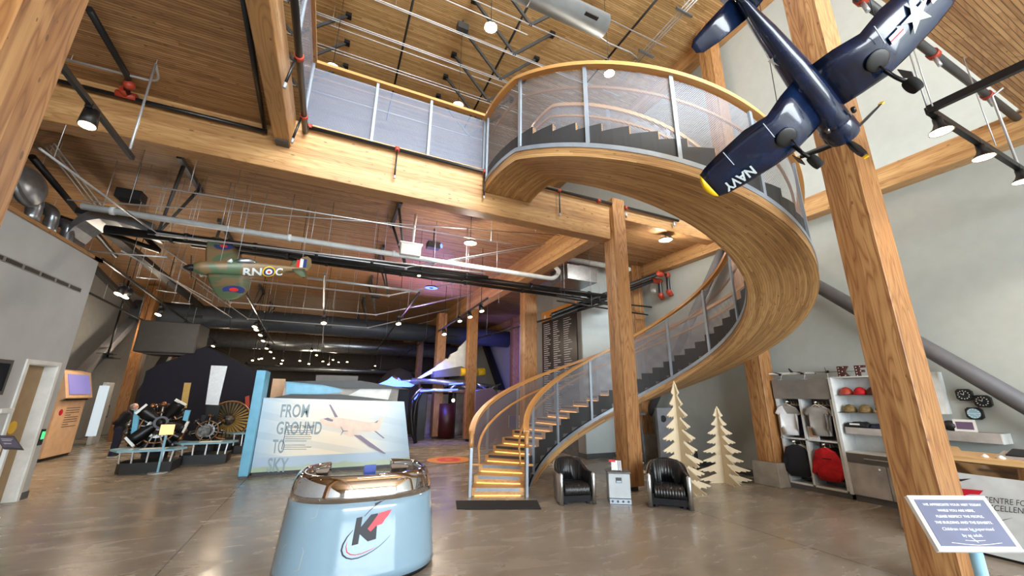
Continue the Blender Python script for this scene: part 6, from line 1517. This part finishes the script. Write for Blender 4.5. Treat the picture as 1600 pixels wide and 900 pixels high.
for s_ in (1, -1):
    w1 = wing([(s_*.035, .0, .215, -.03, .03), (s_*.10, -.0, .215, -.055, .03), (s_*.175, .0, .20, -.075, .028), (s_*.26, .002, .212, -.055, .025), (s_*.38, -.002, .190, -.022, .02), (s_*.445, -.012, .165, -.004, .016), (s_*.475, -.024, .14, .004, .012)], M['navy'], 'gull_wing', cf)
    wing([(s_*.475, -.024, .14, .004, .012), (s_*.49, -.038, .10, .008, .009), (s_*.50, -.075, .03, .010, .004)], M['yellow'] if s_ == 1 else M['navy'], 'wing_tip', cf)
    # stabiliser
    wing([(s_*.012, -.50, .10, .03, .012), (s_*.12, -.515, .085, .03, .009), (s_*.18, -.53, .065, .03, .007), (s_*.2, -.55, .03, .03, .004)], M['navy'], 'tailplane', cf)
    MB().sphere((-.078, s_*.172, -.083), .038, 20, (1, 1, .16)).build('wheel_well', M['black'], cf)
    g_ = MB().tube([(-.03, s_*.172, -.085), (.0, s_*.172, -.115), (.025, s_*.172, -.155)], .007, 8).tube([(-.06, s_*.165, -.09), (0, s_*.17, -.12)], .003, 6).build('landing_gear_leg', M['engdark'], cf)
    MB().cyl((.035, s_*.172-.012, -.17), (.035, s_*.172+.012, -.17), .028, 20).build('wheel', M['rubber'], g_)
    MB().prism([(-.01, 0), (.03, -.005), (.03, -.05), (.0, -.055)], lambda u, v: V((u, s_*.196, -.10+v)), (0, .003, 0)).build('gear_door', M['navydk'], g_)
    # flaps and seams
    mb = MB()
    for y_ in (.205, .36): mb.lo((-.195, s_*y_-.001, -.10+(y_-.2)*.30), (-.12, s_*y_+.001, -.095+(y_-.2)*.30))
    mb.build('panel_seam', M['markwhite'], w1)
    MB().cyl((.04, s_*.05, -.055), (.02, s_*.05, -.06), .008, 8).build('exhaust', M['engine'], cf)
MB().prism([(-.5, .04), (-.62, .03), (-.64, .14), (-.6, .165), (-.55, .15)], lambda u, v: V((u, -.003, v)), (0, .006, 0)).build('tail_fin', M['navy'], cf)
MB().loft([ell(-.16, .02, .01, .055, 16), ell(-.10, .032, .04, .06, 16), ell(-.03, .028, .045, .06, 16), ell(.02, .01, .01, .055, 16)]).build('canopy', M['glassdark'], cf)
def under(y):  # underside height of the wing at span y
    S_ = [(.175, -.075), (.26, -.055), (.38, -.022), (.475, .004)]; y = abs(y)
    for (a, za), (b_, zb) in zip(S_, S_[1:]):
        if y <= b_: return za+(zb-za)*(y-a)/(b_-a)-.0105
    return -.006
uf = lambda x, y: V((x, y, under(y)-.0035))
tv, tf = text2d('NAVY', 1.0, bold=.03); mw = max(p[0] for p in tv)
mb = MB().mat(M['markwhite']); mb.flat(tv, tf, lambda a, b_: uf(-.022-(.72-b_)*.062, .315+a/mw*.125+.0)); mb.build('navy_lettering', None, cf)
st_ = [(math.cos(PI/2+PI*k/5)*(.058 if k % 2 == 0 else .0225), math.sin(PI/2+PI*k/5)*(.058 if k % 2 == 0 else .0225)) for k in range(10)]
mb = MB().mat(M['markwhite']); decal(mb, st_, lambda u, v: uf(-.098-v, -.335+u), 1)
for s_ in (1, -1): decal(mb, [(s_*.055, -.016), (s_*.105, -.016), (s_*.105, .016), (s_*.055, .016)], lambda u, v: uf(-.098-v, -.335+u), 1)
mb.mat(M['red'])
for s_ in (1, -1): decal(mb, [(s_*.055, -.003), (s_*.105, -.003), (s_*.105, .003), (s_*.055, .003)], lambda u, v: uf(-.098-v, -.335+u)+V((0, 0, -.001)), 1)
mb.build('star_and_bars', None, cf)
mb = MB().mat(M['markwhite']); decal(mb, [(u*.6, v*.6) for u, v in st_], lambda u, v: V((-.32+u, .0405, v+.0)), 0); mb.build('side_star', None, cf)
Rc = Matrix(((0.8711, -0.3458, 0.3487), (0.0704, 0.7906, 0.6082), (-0.4860, -0.5053, 0.7131)))
CFS = 2.0966; CFC = V((3.523, 1.396, 3.9))
cf.matrix_world = Matrix.Translation(CFC) @ Rc.to_4x4() @ Matrix.Scale(CFS, 4)
def wire(a_, b_, lab): return pipe([a_, b_], .0035, 'black', 'hanging_wire', lab, 'wire', 'wires of the blue fighter', 5)
for loc in ((.0, .2, -.05), (0, -.2, -.05), (-.5, 0, .03)):
    p = cf.matrix_world @ V(loc); wire(p, V((p.x+.3, p.y+(.0 if loc[1] else -.3), ZR)), 'thin dark wire holding up the blue model fighter')
# --- camouflaged fighter
m, t, b = mat('brown_green_camouflage'); co, s = coords(t)
n = noise(t, co, 2.6, 2, .5, 1.4); n2 = noise(t, co, 30, 3)
c = ramp(t, n, [(0, srgb(84, 104, 78)), (.47, srgb(84, 104, 78)), (.5, srgb(124, 102, 72)), (1, srgb(124, 102, 72))], 'LINEAR')
t.links.new(c, b.inputs['Base Color']); b.inputs['Roughness'].default_value = .4; M['camo'] = m
M['skygrn'] = simple('duck_egg_underside', (176, 184, 160), .5)
M['ukblue'] = simple('roundel_blue', (40, 62, 120), .5); M['ukred'] = simple('roundel_red', (214, 50, 50), .5)
sf = local('model_fighter', 'brown and green camouflaged model fighter lettered RN and C hanging under the timber ceiling', 'model aeroplane')
MB().loft([ell(.19, .034, .038, 0), ell(.14, .046, .058, 0), ell(0, .050, .076, -.008), ell(-.15, .052, .084, -.004), ell(-.25, .046, .074, .002), ell(-.42, .028, .048, .010), ell(-.60, .010, .022, .02), ell(-.66, .004, .014, .025)]).build('fuselage', M['camo'], sf)
sp2 = MB().lathe([(.031, .19), (.028, .215), (.018, .24), (.002, .255)], (0, 0, 0), (1, 0, 0), 18).build('spinner', M['engdark'], sf)
for k in range(3):
    a = math.radians(100)+k*2*PI/3; d = V((0, math.cos(a), math.sin(a))); MB().bar(V((.205, 0, 0))+d*.02, V((.205, 0, 0))+d*.10, .018, .006, up=(1, 0, 0)).build('propeller_blade', M['black'], sp2)
for s_ in (1, -1):
    S_ = []
    for k in range(11):
        u = [0, .12, .3, .45, .6, .72, .82, .9, .95, .98, 1][k]; y = .03+u*.585; ch_ = .285*math.sqrt(max(0, 1-(u*.985)**2.3)); S_.append((s_*y, .105-(.285-ch_)*.30, max(ch_, .02), -.035+.075*u, .030*(1-.75*u)))
    w1 = wing(S_, M['camo'], 'elliptical_wing', sf)
    yc = .435; zc = -.035+.075*(yc-.03)/.585
    for r, mm, h in ((.072, 'ukblue', .0085), (.030, 'ukred', .0105)): MB().disc((-.04, s_*yc, zc+h), (0, 0, 1), r, .0015, 28, up=(1, 0, 0)).build('wing_roundel', M[mm], w1)
    wing([(s_*.005, -.52, .11, .03, .012), (s_*.10, -.535, .09, .03, .009), (s_*.17, -.56, .05, .03, .005), (s_*.18, -.575, .02, .03, .003)], M['camo'], 'tailplane', sf)
    mb = MB(); mb.lo((-.13, s_*.46-.001, zc+.006), (-.085, s_*.46+.001, zc+.0075)).lo((-.095, s_*.42, zc+.008), (-.09, s_*.52, zc+.0095)); mb.build('aileron_line', M['black'], w1)
tfn = [(-.50, .045), (-.60, .03), (-.66, .02), (-.685, .07), (-.675, .135), (-.64, .16), (-.60, .15), (-.56, .10)]
fn = MB().prism(tfn, lambda u, v: V((u, -.004, v)), (0, .008, 0)).build('tail_fin', M['camo'], sf)
for k, mm in enumerate(('ukred', 'white', 'ukblue')): MB().prism([(0, .045), (.028, .045), (.028, .130 if k else .118), (0, .135 if k else .125)], lambda u, v: V((-.555-.028*k-u, .0045, v)), (0, .001, 0)).build('fin_flash', M[mm], fn)
MB().loft([ell(-.09, .012, .006, .078, 14), ell(-.12, .024, .03, .078, 14), ell(-.20, .024, .032, .078, 14), ell(-.25, .01, .008, .068, 14)]).build('canopy', M['galv'], sf)
MB().loft([ell(-.03, .008, .004, .072, 12), ell(-.06, .018, .026, .072, 12), ell(-.07, .004, .004, .072, 12)]).build('windscreen', M['markwhite'], sf)
MB().cyl((-.62, .0, -.01), (-.63, 0, -.045), .005, 6).cyl((-.63, -.006, -.05), (-.63, .006, -.05), .014, 12).build('tail_wheel', M['black'], sf)
def side(u, v):   # tailward along the port side
    x = -u; ry = .052 if x > -.15 else .052+(.022-.052)*min(1, (-x-.15)/.32); return V((x, ry*math.sqrt(max(.05, 1-(v/.085)**2))+.0045, v+.004))
mb = MB().mat(M['markwhite'])
for s_, u0, w_ in (('RN', .135, .145), ('C', .385, .06)):
    mb = MB(); tv, tf = text2d(s_, 1.0, bold=.03, sub=3); mw = max(p[0] for p in tv); mb.flat(tv, tf, lambda a, b_: side(u0+a/mw*w_, -.035+b_/.72*.072)); mb.build('code_letters', M['markwhite'], sf)
mb = MB().mat(M['engdark']); tv, tf = text2d('X4902', 1.0); mw = max(p[0] for p in tv); mb.flat(tv, tf, lambda a, b_: side(.465+a/mw*.07, -.006+b_/.72*.018)); mb.build('serial_number', None, sf)
for r, mm, h in ((.052, 'yellow', 0), (.042, 'ukblue', .001), (.027, 'white', .002), (.012, 'ukred', .003)):
    mb = MB(); decal(mb, [(math.cos(2*PI*k/24)*r, math.sin(2*PI*k/24)*r) for k in range(24)], lambda u, v: side(.335+u, v)+V((0, h+.001, 0)), 1); mb.build('side_roundel', M[mm], sf)
Rs = Matrix(((-0.9463, 0.3204, 0.0438), (-0.2732, -0.7194, -0.6387), (-0.1731, -0.6163, 0.7682)))
sf.matrix_world = Matrix.Translation(V((-1.786, 7.43, 3.53))) @ Rs.to_4x4() @ Matrix.Scale(1.916, 4)
for loc in ((.02, -.0, .03), (-.10, 0, .06), (-.6, 0, .06)):
    p = sf.matrix_world @ V(loc); pipe([p, V((p.x, p.y, ZC))], .004, 'rod', 'hanging_wire', 'thin bright wire holding up the camouflaged model fighter', 'wire', 'wires of the camouflaged fighter', 5)
